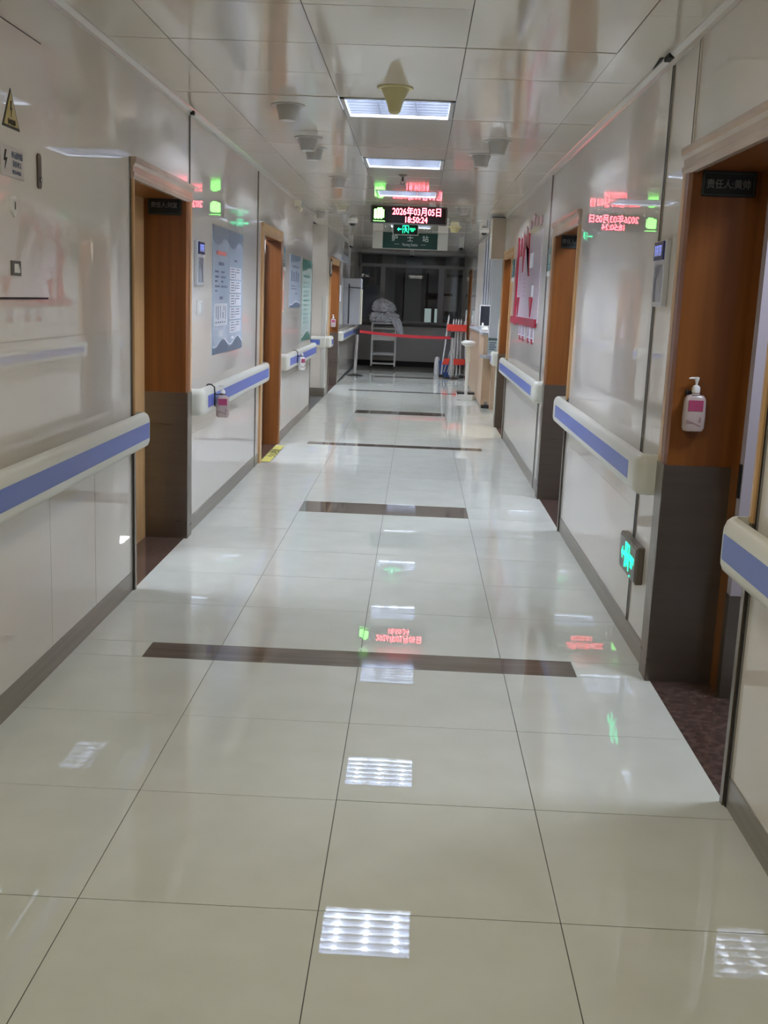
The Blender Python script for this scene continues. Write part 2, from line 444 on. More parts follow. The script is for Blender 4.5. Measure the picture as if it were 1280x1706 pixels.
# ---------------------------------------------------------------- doorways
def doorway(n, side, y0, y1, depth, kick=True, open_leaf=True, nw=.03, hd=1.0):
    s = -1 if side == 'L' else 1; x = XL if side == 'L' else XR
    root = bpy.data.objects.new('door_%d' % n, None); COL.objects.link(root); root.location = (x, y0, 0); struct(root)
    W = y1 - y0
    def X(d): return s * d             # depth into the wall -> local x
    cw = .125
    # architraves on the corridor face + jamb linings
    m = MB()
    prof = [(X(-.014), 0), (X(-.020), .01), (X(-.020), cw - .03), (X(-.012), cw), (X(depth), cw), (X(depth), 0)]
    m.prism([(a, W - b) for a, b in prof], 2, .89 if kick else 0, ZD)
    m.build('jamb', WOOD, root)
    m = MB()
    m.prism([(X(-.012), 0), (X(-.018), .006), (X(-.018), nw - .008), (X(-.008), nw), (X(.06), nw), (X(.06), 0)], 2, .89 if kick else 0, ZD)
    m.build('architrave', WOODL, root)
    if kick: MB().box((X(-.014), 0, 0), (X(.06), nw - .002, .89)).build('kick_plate', STEEL, root)
    m = MB(); m.box((X(.06), .0, 0), (X(depth), nw - .004, ZD)); m.build('jamb', WOOD, root)
    # light edge of the far lining
    m = MB(); m.box((X(-.021), W - .045, .89 if kick else 0), (X(-.010), W, ZD)); m.build('edge_bead', WOODL, root)
    # head lining and moulding
    m = MB(); m.box((X(0), .0, ZD), (X(depth), W, ZD + .06)); m.build('head_lining', WOOD, root)
    m = MB()
    z = ZD - .01
    pr = [(X(.002), z), (X(-.022), z), (X(-.030), z + .018), (X(-.030), z + .035), (X(-.022), z + .04), (X(-.024), z + .07), (X(-.036), z + .085), (X(-.040), z + .10), (X(-.040), z + .118), (X(.002), z + .118)]
    m.prism([(a * hd * .85, ZD - .01 + (b - z) * .84) for a, b in pr], 1, -.01 * hd, W + .01 * hd)
    m.build('head_moulding', HEADW if hd == 1 else WOODL, root)
    if kick:
        m = MB(); m.box((X(-.0225), W + .002, 0), (X(-.018), W - cw - .002, .895)); m.box((X(-.0225), W - cw - .004, 0), (X(depth), W - cw + .006, .895))
        m.box((X(-.018), W - cw, 0), (X(.0), W, .89))
        m.build('kick_plate', STEEL, root)
    # threshold
    m = MB(); m.box((X(-.002), 0, -.02), (X(depth + .1), W, .001)); m.build('threshold', THRESH, root)
    if open_leaf:
        m = MB(); m.box((X(depth + .02), W - cw - .03, .01), (X(depth + .90), W - cw - .072, ZD - .01)); m.build('door_leaf', WOOD, root)
    return root

d1 = doorway(1, 'L', *DOORS_L[0], .27)
MB().box((-.235, .62, 0), (-.268, 1.19, ZD)).build('side_panel', WOODL, d1)
doorway(2, 'L', *DOORS_L[1], .14, kick=False, nw=.11, hd=.55)
doorway(3, 'L', *DOORS_L[2], .20, nw=.08, hd=.5)
d4 = doorway(4, 'R', *DOORS_R[0], .27, open_leaf=False)
doorway(5, 'R', *DOORS_R[1], .20)
doorway(6, 'R', *DOORS_R[2], .15, nw=.08, hd=.5)
# door 4: fixed wood side panel, steel-shod edge and the lock of the leaf standing open
MB().box((.24, .985, 0), (.29, 1.22, ZD)).build('side_panel', WOOD, d4)
m = MB(); m.box((.232, .935, .0), (.295, .985, .42)); m.build('kick_plate', STEEL, d4)
m = MB(); m.box((.236, .935, .42), (.292, .985, ZD)); lf = m.build('leaf_edge', DOORI, d4)
MB().box((.229, .948, .80), (.2365, .972, .93)).build('lock_plate', BLACK, lf)
# brown door near the far end on the right
r7 = bpy.data.objects.new('door_7', None); COL.objects.link(r7); r7.location = (XR, 21.2, 0); struct(r7)
MB().box((.04, .06, 0), (.08, 1.04, 2.05)).build('door_leaf', WOOD, r7)
m = MB(); m.box((-.01, 0, 0), (.09, .06, 2.12)); m.box((-.01, 1.04, 0), (.09, 1.1, 2.12)); m.box((-.01, .06, 2.05), (.09, 1.04, 2.12)); m.build('door_frame', WOOD, r7)
MB().box((.02, .12, 1.0), (.04, .20, 1.03)).build('door_handle', CHROME, r7)

# rooms behind the open doorways
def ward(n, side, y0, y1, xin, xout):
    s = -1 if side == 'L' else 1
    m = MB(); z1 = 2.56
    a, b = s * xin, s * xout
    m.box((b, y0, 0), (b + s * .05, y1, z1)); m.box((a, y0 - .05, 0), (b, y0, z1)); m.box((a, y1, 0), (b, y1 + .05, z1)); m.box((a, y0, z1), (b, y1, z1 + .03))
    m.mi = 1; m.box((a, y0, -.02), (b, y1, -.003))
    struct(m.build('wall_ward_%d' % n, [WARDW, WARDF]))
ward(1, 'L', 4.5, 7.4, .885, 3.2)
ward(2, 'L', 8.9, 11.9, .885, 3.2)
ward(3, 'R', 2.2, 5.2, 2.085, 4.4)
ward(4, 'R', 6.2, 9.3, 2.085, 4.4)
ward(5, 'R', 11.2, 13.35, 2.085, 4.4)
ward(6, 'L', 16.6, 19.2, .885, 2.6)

# ---------------------------------------------------------------- ceiling light fixtures
def light_fixture(k, label, lit=True):
    xa, xb = cx[2] + .004, cx[3] - .004; ya, yb = y0c + k * rs + .004, y0c + (k + 1) * rs - .004
    cxm, cym = (xa + xb) / 2, (ya + yb) / 2; hx, hy = (xb - xa) / 2, (yb - ya) / 2
    t = thing('louvred_ceiling_light', (cxm, cym, ZC), label, 'ceiling light', 'louvred lights along the corridor ceiling')
    m = MB(); fw_ = .024
    for a, b in (((-hx, -hy), (hx, -hy + fw_)), ((-hx, hy - fw_), (hx, hy)), ((-hx, -hy), (-hx + fw_, hy)), ((hx - fw_, -hy), (hx, hy))):
        m.box((a[0], a[1], -.004), (b[0], b[1], .012))
    m.build('frame', mat('fixture_frame', (.40, .40, .38), .35, metal=.4), t)
    m = MB(); zt = .105
    m.box((-hx + .01, -hy + .01, zt), (hx - .01, hy - .01, zt + .01))
    for a, b in (((-hx + .01, -hy + .01), (-hx + .016, hy - .01)), ((hx - .016, -hy + .01), (hx - .01, hy - .01)), ((-hx + .01, -hy + .01), (hx - .01, -hy + .016)), ((-hx + .01, hy - .016), (hx - .01, hy - .01))):
        m.box((a[0], a[1], .0), (b[0], b[1], zt))
    m.build('reflector', LAMPBOX if lit else REFL, t)
    for q in range(3):
        xx = (-.198, 0, .198)[q]
        MB().tube([(xx, -hy + .03, .078), (xx, hy - .03, .078)], .013, 12).build('fluorescent_tube', TUBEM if lit else WHITE, t, smooth=True)
    m = MB(); z0, z1 = .002, .040
    for xx in (-.099, .099):
        m.prism([(xx - .001, z0), (xx + .001, z0), (xx + .009, z1), (xx - .009, z1)], 1, -hy + .016, hy - .016)
    for i in range(1, 7):
        yy = -hy + i * 2 * hy / 7; m.prism([(yy - .001, z0), (yy + .001, z0), (yy + .006, z1 - .004), (yy - .006, z1 - .004)], 0, -hx + .016, hx - .016)
    m.build('louvre', REFL, t)
    return t
for k, lb in ((0, 'nearest lit louvred ceiling light, behind the yellowed detector'),
              (4, 'second lit louvred ceiling light, in front of the sprinkler'),
              (8, 'thin-looking lit louvred ceiling light among red and green glow, before the date display'),
              (12, 'lit louvred ceiling light just past the red date display'),
              (20, 'lit louvred ceiling light over the nurse station, behind the dark green sign'),
              (24, 'added fill light in a louvred fixture before the end window, hidden beyond the dark green sign'),  # unseen fixture, added lit to brighten the far end
              (16, 'furthest lit louvred ceiling light, showing below the date display beside the green exit sign')):
    light_fixture(k, lb)

# ---------------------------------------------------------------- detectors on the ceiling
def detector(x, y, label, m_=None, nub=False, h=.085, r=.095):
    t = thing('ceiling_detector', (x, y, ZC), label, 'detector', None)
    MB().lathe([(r * .98, 0.003), (r, -.003), (r * .96, -.007), (r * .80, -.008)], n=32).build('flange', m_ or WHITEC, t, smooth=True)
    if nub:
        MB().lathe([(r * .78, -.006), (r * .66, -.03), (r * .52, -.056), (r * .40, -.085), (r * .33, -.112), (r * .22, -.124), (.004, -.128)], n=32).build('cup', m_ or WHITEC, t, smooth=True)
    else:
        MB().lathe([(r * .72, -.006), (r * .62, -.035), (r * .52, -h + .006), (r * .46, -h), (.004, -h - .001)], n=32).build('cup', m_ or WHITEC, t, smooth=True)
    return t
WHITEC = mat('offwhite_detector', (.44, .42, .38), .35)
detector(.62, 5.66, 'yellowed funnel-shaped detector hanging in front of the nearest ceiling light', YELLOWC, True, r=.092)
g_ = 'white cup-shaped detectors on the corridor ceiling'
for x, y, lb in ((.012, 6.25, 'white cup detector left of the nearest ceiling light'), (.0, 7.48, 'white cup detector left of the second ceiling light, nearer of two that overlap'),
                 (-.01, 7.98, 'white cup detector left of the second ceiling light, further of two that overlap'),
                 (1.255, 7.34, 'white cup detector right of the second ceiling light, nearer of the pair'), (1.186, 8.02, 'white cup detector right of the second ceiling light, further of the pair'),
                 (.036, 9.86, 'white cup detector left of the sprinkler'), (1.235, 12.38, 'white cup detector right of the date display'), (-.48, 13.8, 'small white cup detector by the left wall near the pier')):
    detector(x, y, lb)['group'] = g_
detector(1.25, 15.7, 'yellowed round detector right of the green exit sign', YELLOWC, False, .075, .10)
detector(-.13, 12.6, 'pale yellow cup detector left of the date display', mat('pale_yellow', (.56, .52, .40), .4), False, .07, .09)

# sprinkler
t = thing('sprinkler', (.604, 9.45, ZC), 'small dark sprinkler head hanging from the ceiling before the date display', 'sprinkler')
MB().lathe([(.040, .002), (.040, -.004), (.03, -.012), (.014, -.02)], n=20).build('escutcheon', mat('dull_brass', (.16, .13, .10), .35, metal=.8), t, smooth=True)
m = MB(); m.lathe([(.009, -.015), (.009, -.05), (.005, -.055)], n=14); m.tube([(-.008, 0, -.04), (-.02, 0, -.06), (-.004, 0, -.082)], .003); m.tube([(.008, 0, -.04), (.02, 0, -.06), (.004, 0, -.082)], .003)
m.build('body', mat('dark_metal', (.08, .07, .06), .35, metal=.8), t, smooth=True)
MB().lathe([(.004, -.078), (.026, -.083), (.026, -.086), (.004, -.087)], n=20).build('deflector', mat('dark_metal_2', (.10, .09, .08), .35, metal=.8), t, smooth=True)

# ceiling cameras
def dome(x, y, label):
    t = thing('dome_camera', (x, y, ZC), label, 'security camera', 'dome cameras on the ceiling')
    MB().lathe([(.068, .003), (.068, -.02), (.06, -.034), (.05, -.036)], n=28).build('housing', WHITE, t, smooth=True)
    MB().lathe([(.046, -.034), (.042, -.05), (.028, -.066), (.004, -.072)], n=24).build('dome', BLACK, t, smooth=True)
dome(-.17, 15.2, 'white dome camera with black lens on the ceiling left of the date display')
dome(1.70, 16.2, 'white dome camera with black lens on the ceiling beside the beige wall box')
def bullet(x, y, label, post=None, ztop=ZC):
    t = thing('security_camera', (x, y, ztop), label, 'security camera')
    MB().box((-.045, -.045, -.10), (.045, .045, .004), .006).build('mount', GREYP, t)
    MB().lathe([(.034, -.14), (.042, -.12), (.042, -.09), (.03, -.08)], n=20).build('head', BLACK, t, smooth=True)
    MB().lathe([(.018, -.058), (.020, -.045), (.014, -.03)], (0, 0, -.11), n=16, axis='y').build('lens', SCREEN, t, smooth=True)
bullet(-.52, 20.4, 'grey box camera at the ceiling above the left white cabinet')
bullet(1.50, 19.6, 'white camera with dark round head at the ceiling by the nurse station')
bullet(.60, 23.7, 'small dark camera at the ceiling in front of the end window')
# conduit down to the cabinet
tag(MB().box((-.555, 20.35, 1.85), (-.515, 20.40, 2.44), .004).build('cable_duct', LIGHTG), 'white vertical cable duct running from the left camera down to the white cabinet', 'duct')
# small camera on left wall over rail
t = thing('wall_camera', (XL, 11.95, 2.44), 'small cream camera on the upper left wall beyond the second doorway', 'security camera')
MB().box((-.004, -.05, .0), (.07, .05, .06), .01).build('mount', CREAM, t)
MB().lathe([(.02, 0), (.026, .01), (.026, .07), (.02, .075)], (.06, -.05, -.03), n=16, axis='y').build('head', CREAM, t, smooth=True)

# ---------------------------------------------------------------- LED date display
t = thing('led_display', (.635, 12.2, 2.405), 'black LED board showing the red date and time, hung under the ceiling', 'display')
m = MB(); m.box((-.425, 0, -.098), (.425, .07, .102), .022, 3); m.build('housing', mat('display_housing', (.09, .085, .085), .3), t, smooth=True)
MB().box((-.405, -.002, -.084), (.405, .01, .088), .002).build('screen', mat('display_face', (.012, .006, .006), .25), t)
for xx in (-.3, .3): MB().tube([(xx, .035, .10), (xx, .035, .128)], .006).build('hanger', GREYP, t)
text('2026年03月05日', .098, LEDR, t, (.085, -.004, .042), '-y', bold=.0022, sx=.80, name='date_lettering')
text('18:50:24', .088, LEDR, t, (.085, -.004, -.046), '-y', bold=.0022, sx=.86, name='time_lettering')
# green emblem: rounded blocks over a thin line of script
m = MB()
def rr(x0, x1, z0, z1, r=.010):
    pts = []
    for (cx_, cz_, a0) in ((x1 - r, z1 - r, 0), (x0 + r, z1 - r, PI / 2), (x0 + r, z0 + r, PI), (x1 - r, z0 + r, 1.5 * PI)):
        for q in range(5): pts.append((cx_ + r * math.cos(a0 + q * PI / 8), cz_ + r * math.sin(a0 + q * PI / 8)))
    m.prism(pts, 1, -.004, -.0025)
rr(-.385, -.353, -.048, .058, .012); rr(-.350, -.322, -.050, .072, .013); rr(-.319, -.290, -.048, .074, .013); rr(-.288, -.272, -.036, .054, .007)
rr(-.352, -.290, .05, .070, .009); rr(-.375, -.285, -.03, -.012, .006)
m.build('emblem', LEDG, t)
m = MB()
m.tube([(-.392 + i * .0045, -.0035, -.070 + .004 * math.sin(i * 1.3)) for i in range(30)], .0028, 6)
m.build('emblem_script', LEDG, t)

# exit sign hanging beyond
def exit_sign(t, w_, h_, facing, plate_m, frame_m, d=.03):
    """local coordinates: panel in x (width) and z, front at y=0 facing -y"""
    MB().box((-w_ / 2, 0, -h_ / 2), (w_ / 2, d, h_ / 2), .006).build('housing', frame_m, t)
    MB().box((-w_ / 2 + .012, -.0022, -h_ / 2 + .012), (w_ / 2 - .012, .004, h_ / 2 - .012)).build('panel', plate_m, t)
    k = h_ / .15
    m = MB(); y0, y1 = -.0045, -.0020
    def bar(x0, z0, x1, z1, th):
        a = Vector((x0, z0)) * k; b = Vector((x1, z1)) * k; n = (b - a).normalized(); n = Vector((-n.y, n.x)) * th * k / 2
        m.prism([tuple(a + n), tuple(b + n), tuple(b - n), tuple(a - n)], 1, y0, y1)
    # door outline
    bar(-.038, -.05, -.038, .052, .008); bar(.038, -.05, .038, .052, .008); bar(-.042, .050, .042, .050, .009)
    # running figure
    m.lathe([(.011 * k, y0), (.011 * k, y1)], (-.004 * k, 0, .032 * k), n=14, axis='y')
    bar(-.002, .02, .006, -.012, .018); bar(.0, .016, -.022, .006, .007); bar(-.022, .006, -.026, -.008, .006); bar(.004, .016, .022, .004, .007)
    bar(.006, -.010, -.014, -.022, .009); bar(-.014, -.022, -.012, -.045, .008); bar(.008, -.012, .018, -.028, .009); bar(.018, -.028, .034, -.034, .007)
    # arrow to the left
    m.prism([(-.115 * k, 0), (-.09 * k, .026 * k), (-.09 * k, .010 * k), (-.055 * k, .010 * k), (-.055 * k, -.006 * k), (-.09 * k, -.006 * k), (-.09 * k, -.024 * k)], 1, y0, y1)
    m.build('pictogram', EXITG, t)
    text('安全出口', .032 * k, EXITG, t, (.092 * k, -.003, .010 * k), '-y', bold=.0006, sx=.62)
    text('EXIT', .022 * k, EXITG, t, (.092 * k, -.003, -.018 * k), '-y', bold=.0008, sx=.85)
t = thing('exit_sign', (.56, 15.4, 2.452), 'green-lit exit sign with left arrow hanging below the date display', 'exit sign')
exit_sign(t, .36, .155, '-y', mat('exit_face', (.006, .02, .015), .3), GREYP)
MB().tube([(0, .015, .07), (0, .015, .082)], .01).build('hanger', GREYP, t)
# exit sign low on the right wall
t = thing('exit_sign', (XR - .034, 4.69, .405), 'green-lit exit sign in a steel case low on the right wall', 'exit sign', rz=-PI / 2)
exit_sign(t, .37, .165, '-x', mat('exit_case_face', (.22, .21, .20), .35, metal=.5), STEEL, d=.035)
MB().lathe([(.004, -.006), (.004, -.002)], (.08, 0, -.068), n=10, axis='y').build('indicator', EXITG, t)

# nurse station hanging sign
t = thing('hanging_sign', (.61, 17.3, 2.395), 'dark green nurse station sign with white ends, hung from the ceiling', 'sign')
MB().box((-.59, 0, -.125), (.59, .05, .134), .004).build('board', mat('sign_ends', (.55, .56, .52), .35), t)
MB().box((-.43, -.004, -.118), (.43, .004, .128)).build('green_panel', DGREEN, t)
for xx, ch in ((-.245, '护'), (-.0, '士'), (.24, '站')): text(ch, .105, SIGNW, t, (xx, -.006, .045), '-y', bold=.001)
text('Nursing Station', .062, SIGNW, t, (-.0, -.006, -.060), '-y', sx=.62)
for xx in (-.21, .21): MB().box((xx - .04, -.006, -.052), (xx + .04, -.003, -.048)).build('rule', SIGNW, t)

# ---------------------------------------------------------------- hand rails
RZ0 = .735
RP = [(0, 0), (.014, 0), (.027, .010), (.034, .028), (.035, .045), (.035, .125), (.034, .138), (.027, .157), (.014, .168), (0, .170)]
def rail(side, ya, yb, label, capa=True, capb=True, cl=.06, x=None):
    s = 1 if side == 'L' else -1
    x0 = (XL if side == 'L' else XR) if x is None else x
    t = thing('handrail', (x0, ya, RZ0), label, 'handrail', 'blue-striped ivory handrails on the corridor walls')
    L = yb - ya
    inner = .057
    m = MB(); m.rings([[(s * (inner + n), y, z) for n, z in RP] for y in (cl if capa else 0, L - (cl if capb else 0))]); m.build('rail_body', IVORY, t, smooth=True)
    m = MB(); m.box((s * (inner + .030), (cl if capa else 0) + .001, .046), (s * (inner + .0362), L - (cl if capb else 0) - .001, .122)); m.build('blue_stripe', BLUE, t)
    def cap(y_end, sg):
        rr_ = .022; rings = []
        path = [(inner, y_end - sg * cl, 0)]
        for q in range(7):
            a = q * PI / 12
            path.append((inner - rr_ + rr_ * math.cos(a), y_end - sg * (.035 + rr_) + sg * rr_ * math.sin(a), a))
        path.append((.0, y_end - sg * .035, PI / 2))
        for px_, py_, a in path:
            rings.append([(s * (px_ + n * math.cos(a)), py_ + sg * n * math.sin(a), z) for n, z in RP])
        MB().rings(rings).build('end_cap', IVORY, t, smooth=True)
    if capa: cap(0, -1)
    if capb: cap(L, 1)
    nb = max(1, int(L / 1.2))
    for i in range(nb):
        yy = L * (i + .5) / nb
        MB().box((s * -.001, yy - .03, .06), (s * (inner + .004), yy + .03, .11)).build('wall_bracket', IVORY, t)
    return t
rail('L', -1.0, 5.245, 'ivory handrail with blue stripe on the near left wall, left of the first doorway', False)
rail('L', 6.56, 9.56, 'handrail on the left wall under the blue wave posters, holding a sanitiser bottle', cl=.12)
rail('L', 10.96, 14.02, 'handrail on the left wall beyond the second doorway, below the green poster', cl=.10)
rail('L', 19.0, 24.3, 'furthest handrail on the left wall, leading to the belt post', cl=.06)
rail('R', -1.0, 3.16, 'handrail at the right edge, on the wall nearest the camera', False)
rail('R', 4.40, 7.20, 'long handrail on the right wall above the low green exit sign', cl=.16)
rail('R', 8.46, 12.10, 'handrail on the right wall under the crimson board', cl=.14)
# short pieces around the left pier and the right pier
t = rail('L', 16.36, 16.80, 'short handrail piece on the corridor side of the left pier', cl=.05)
t = rail('R', 13.30, 13.58, 'short handrail piece on the right pier at the nurse counter', cl=.06)
t = thing('handrail', (-.80, 16.3, RZ0), 'short handrail piece across the front of the left pier', 'handrail', 'blue-striped ivory handrails on the corridor walls')
m = MB(); m.rings([[(xx, -(.035 + n), z) for n, z in RP] for xx in (-.05, .205)]); m.build('rail_body', IVORY, t, smooth=True)
MB().box((-.045, -.0715, .046), (.13, -.065, .122)).build('blue_stripe', BLUE, t)
MB().box((.0, -.038, .05), (.05, .001, .12)).build('wall_bracket', IVORY, t)
# corner guards
tag(MB().box((XL - .055, 16.292, .13), (XL + .006, 16.345, 1.5), .004).build('corner_guard', mat('pale_guard', (.62, .62, .58), .3)), 'pale vertical corner guard on the edge of the left pier', 'corner guard', )
tag(MB().box((XR - .008, 13.615, .10), (XR + .05, 13.635, 1.30), .003).build('corner_guard', IVORY), 'ivory vertical corner guard on the right pier by the nurse counter', 'corner guard')

# ---------------------------------------------------------------- left near wall: electrical panel and labels
t = thing('electrical_panel', (XL, 3.2, 1.45), 'flush enamelled electrical access panel in the near left wall', 'electrical panel')
MB().box((-.002, -.9, 0), (.0035, .82, .88)).build('panel_door', WALL, t)
m = MB(); m.box((-.001, -.9, -.007), (.0045, .825, 0)); m.box((-.001, -.9, .88), (.003, .81, .884)); m.build('door_gap', BLACKM, t)
m = MB(); rr2 = [(.732, .39), (.742, .382), (.762, .382), (.770, .392), (.770, .492), (.760, .503), (.742, .503), (.732, .494)]
m.prism(rr2, 0, .0, .009); lt = m.build('latch', mat('dark_latch', (.10, .085, .06), .4, metal=.5), t)
MB().lathe([(.009, .008), (.009, .013), (.004, .0145)], (0, .757, .415), n=14, axis='x').build('screw', CHROME, lt, smooth=True)
m = MB(); m.prism([(.455, .33), (.50, .335), (.512, .325), (.512, .285), (.49, .265), (.462, .285)], 0, .0, .012); hk = m.build('seal_hook', WHITE, t)
MB().box((.011, .490, .29), (.0135, .496, .315)).build('slot', BLACK, hk)
m = MB(); m.box((.002, .458, .072), (.008, .545, .122)); kb = m.build('key_slot', mat('dark_bezel', (.12, .11, .09), .4, metal=.3), t)
m = MB(); m.prism([(.482, .082), (.53, .082), (.53, .092), (.516, .112), (.482, .112)], 0, .007, .0095); m.build('key_cover', WHITE, kb)
# warning triangle
t = thing('warning_sign', (XL + .0004, 3.695, 2.052), 'yellow triangular high-voltage warning sign on the near left wall', 'warning sign')
def tri(s_): return [(-.078 * s_, -.052 * s_), (.078 * s_, -.052 * s_), (0, .075 * s_)]
MB().prism([(a, b) for a, b in tri(1.0)], 0, .0033, .0055).build('border', mat('sign_black', (.03, .028, .02), .4), t)
MB().prism([(a, b) for a, b in tri(.84)], 0, .0050, .0065).build('yellow_face', YSIGN, t)
m = MB(); m.prism([(-.006, .034), (.006, .037), (.001, .014), (.009, .015), (-.003, -.018), (-.001, .005), (-.009, .004)], 0, .0062, .0075); m.build('lightning_bolt', mat('bolt_black', (.03, .028, .02), .5), t)
text('有电危险', .019, mat('warn_ink', (.04, .035, .02), .5), t, (.007, 0, -.032), '+x', sx=.9, bold=.0004)
# white label
t = thing('label_plate', (XL, 3.70, 1.893), 'white notice plate with lightning mark below the yellow triangle', 'label')
MB().box((0.0036, -.105, -.05), (.0065, .105, .05), .001).build('plate', mat('label_white', (.58, .55, .52), .35), t)
m = MB(); m.prism([(-.070, .034), (-.058, .034), (-.070, .008), (-.052, .010), (-.076, -.028), (-.068, -.002), (-.084, -.002)], 0, .006, .0078); m.build('lightning_bolt', BLACKM, t)
text('单元配电箱', .024, PRINT, t, (.007, .036, .024), '+x', sx=.85)
text('责任电工', .022, PRINT, t, (.007, .036, -.004), '+x', sx=.95)
text('联系电话', .014, PRINT, t, (.007, .03, -.031), '+x', sx=1.4)

# ---------------------------------------------------------------- door name plates
def nameplate(x, y, z, w_, h_, s_, size, label):
    t = thing('name_plate', (x, y, z), label, 'name plate', 'black name plates on the door jambs')
    MB().box((-w_ / 2, -.006, -h_ / 2), (w_ / 2, .001, h_ / 2), .002).build('plate', PLATE, t)
    m = MB(); a, b, c = w_ / 2, h_ / 2, .004
    for q in ((-a + .006, -b + .005, a - .006, -b + .007), (-a + .006, b - .007, a - .006, b - .005), (-a + .006, -b + .005, -a + .008, b - .005), (a - .008, -b + .005, a - .006, b - .005)):
        m.box((q[0], -.0072, q[1]), (q[2], -.0055, q[3]))
    m.build('border_line', mat('plate_line', (.06, .10, .09), .4), t)
    text(s_, size, PLATETX, t, (-.002, -.0075, 0), '-y', sx=.88, bold=.0003)
nameplate(-.712, 6.39, 1.978, .195, .112, '责任人:刘宣', .034, 'black name plate on the far jamb of the first left doorway')
nameplate(1.921, 4.199, 1.962, .200, .090, '责任人:黄帅', .036, 'black name plate on the jamb of the nearest right doorway')
nameplate(1.906, 8.289, 1.968, .150, .098, '责任人:黄', .036, 'black name plate on the jamb of the second right doorway')

# ---------------------------------------------------------------- posters and wall signs
def wave(y0, y1, zb, amp, n=24, ph=0.0, cyc=1.0):
    return [(y0 + (y1 - y0) * i / n, zb + amp * math.sin(ph + cyc * 2 * PI * i / n)) for i in range(n + 1)]
def poster(y0, y1, z0, z1, kind, label, side='L'):
    sgn = 1 if side == 'L' else -1; x = XL if side == 'L' else XR
    t = thing('wave_poster', (x, (y0 + y1) / 2, (z0 + z1) / 2), label, 'poster')
    a, b = (y0 - y1) / 2, (y1 - y0) / 2; c, d = (z0 - z1) / 2, (z1 - z0) / 2
    gm, dm = (POSTG, POSTGD) if kind == 'green' else (POSTER, POSTD)
    MB().box((0, a, c), (sgn * .005, b, d)).build('sheet', gm, t)
    H = d - c
    hd = wave(a, b, d - .115 * H, .030 * H, ph=PI * .95)
    MB().prism(hd + [(b, d), (a, d)], 0, sgn * .0045, sgn * .0062).build('header', dm, t)
    ft = wave(a, b, c + .075 * H, .032 * H, ph=PI * 1.25)
    MB().prism([(a, c), (b, c)] + ft[::-1], 0, sgn * .0045, sgn * .0062).build('footer', dm, t)
    W = b - a
    ln = wave(a, b, c + .085 * H, .032 * H, ph=PI * 1.25)
    MB().prism(ln + [(q[0], q[1] + .006) for q in ln[::-1]], 0, sgn * .0045, sgn * .0060).build('wave_line', PAPER, t)
    def blk(l, mm, nm):
        m = MB()
        for (u0, v0, u1, v1) in l: m.box((sgn * .0045, a + u0 * W, d - v0 * H), (sgn * .0072, a + u1 * W, d - v1 * H))
        m.build(nm, mm, t)
    if kind == 'A':
        blk([(.22, .19, .80, .222)], PRED, 'title')
        blk([(.36, .275, .66, .30), (.42, .545, .6, .57)], PRINT, 'subtitle')
        l = []
        for i, v in enumerate((.345, .385, .42, .46, .495)):
            l.append((.14, v, (.34, .34, .26, .40, .26)[i], v + .014))
            if i < 4: l.append((.52, v, (.70, .78, .62, .88)[i], v + .014))
        blk(l, PRINT, 'text_lines')
        m = MB(); m.box((sgn * .0045, a + .1 * W, d - .78 * H), (sgn * .0068, a + .9 * W, d - .60 * H)); cdv = m.build('white_card', PAPER, t)
        l = [(.18, .62, .21, .72), (.30, .62, .34, .73), (.44, .62, .47, .72), (.60, .67, .64, .72), (.66, .62, .69, .66), (.78, .62, .81, .73)]
        l += [(u, .745, u + .07, .757) for u in (.16, .30, .42, .56, .72)]
        blk(l, PRINT, 'drawing_lines')
        blk([(.36, .81, .62, .87)], PAPER, 'watermark_shape')
    elif kind == 'B':
        blk([(.40, .235, .56, .25)], PRINT, 'title')
        for q in range(5):
            v = .30 + q * .112
            MB().box((sgn * .0045, a + .06 * W, d - (v + .1) * H), (sgn * .0066, a + .86 * W, d - v * H)).build('white_card', PAPER, t)
            blk([(.14, v + .012 + k * .022, .38, v + .019 + k * .022) for k in range(4)] + [(.50, v + .012 + k * .022, .76, v + .019 + k * .022) for k in range(2 + q % 2)] + [(.44, v + .03, .46, v + .08)], PRINT, 'text_lines')
        blk([(.18, .88, .34, .90)], PAPER, 'watermark_shape')
    elif kind == 'small':
        blk([(.25, .2, .8, .23)], PRINT, 'title')
        blk([(.12 + k * .2, .30 + .02 * (k % 2), .22 + k * .2, .50) for k in range(4)], PRINT, 'drawing_lines')
        blk([(.15, .58, .45, .60), (.15, .63, .6, .65), (.5, .72, .7, .74)], PRINT, 'text_lines')
    else:
        blk([(.18, .19, .85, .215)], POSTGD, 'title')
        blk([(.25, .27 + k * .055, .62 + .2 * (k % 3 == 1), .288 + k * .055) for k in range(10)], POSTGD, 'text_lines')
    return t
poster(7.27, 7.88, 1.075, 1.935, 'A', 'blue wave poster with a red title line, nearer half of the pair')
poster(7.885, 8.50, 1.075, 1.935, 'B', 'blue wave poster with five white cards, further half of the pair')
poster(11.62, 12.66, 1.36, 1.925, 'small', 'small slate-blue poster with a row of drawings on the far left wall')
tp = poster(12.80, 13.93, .955, 1.92, 'green', 'tall pale green poster behind glass at the end of the left wall')
m = MB()
for q in ((-.66, -.50, -.63, .50), (.63, -.50, .66, .50)): m.box((.0, q[0] * .9, q[1]), (.012, q[2] * .9, q[3]))
m.build('edge_strip', mat('greenish_strip', (.45, .52, .48), .25), tp)
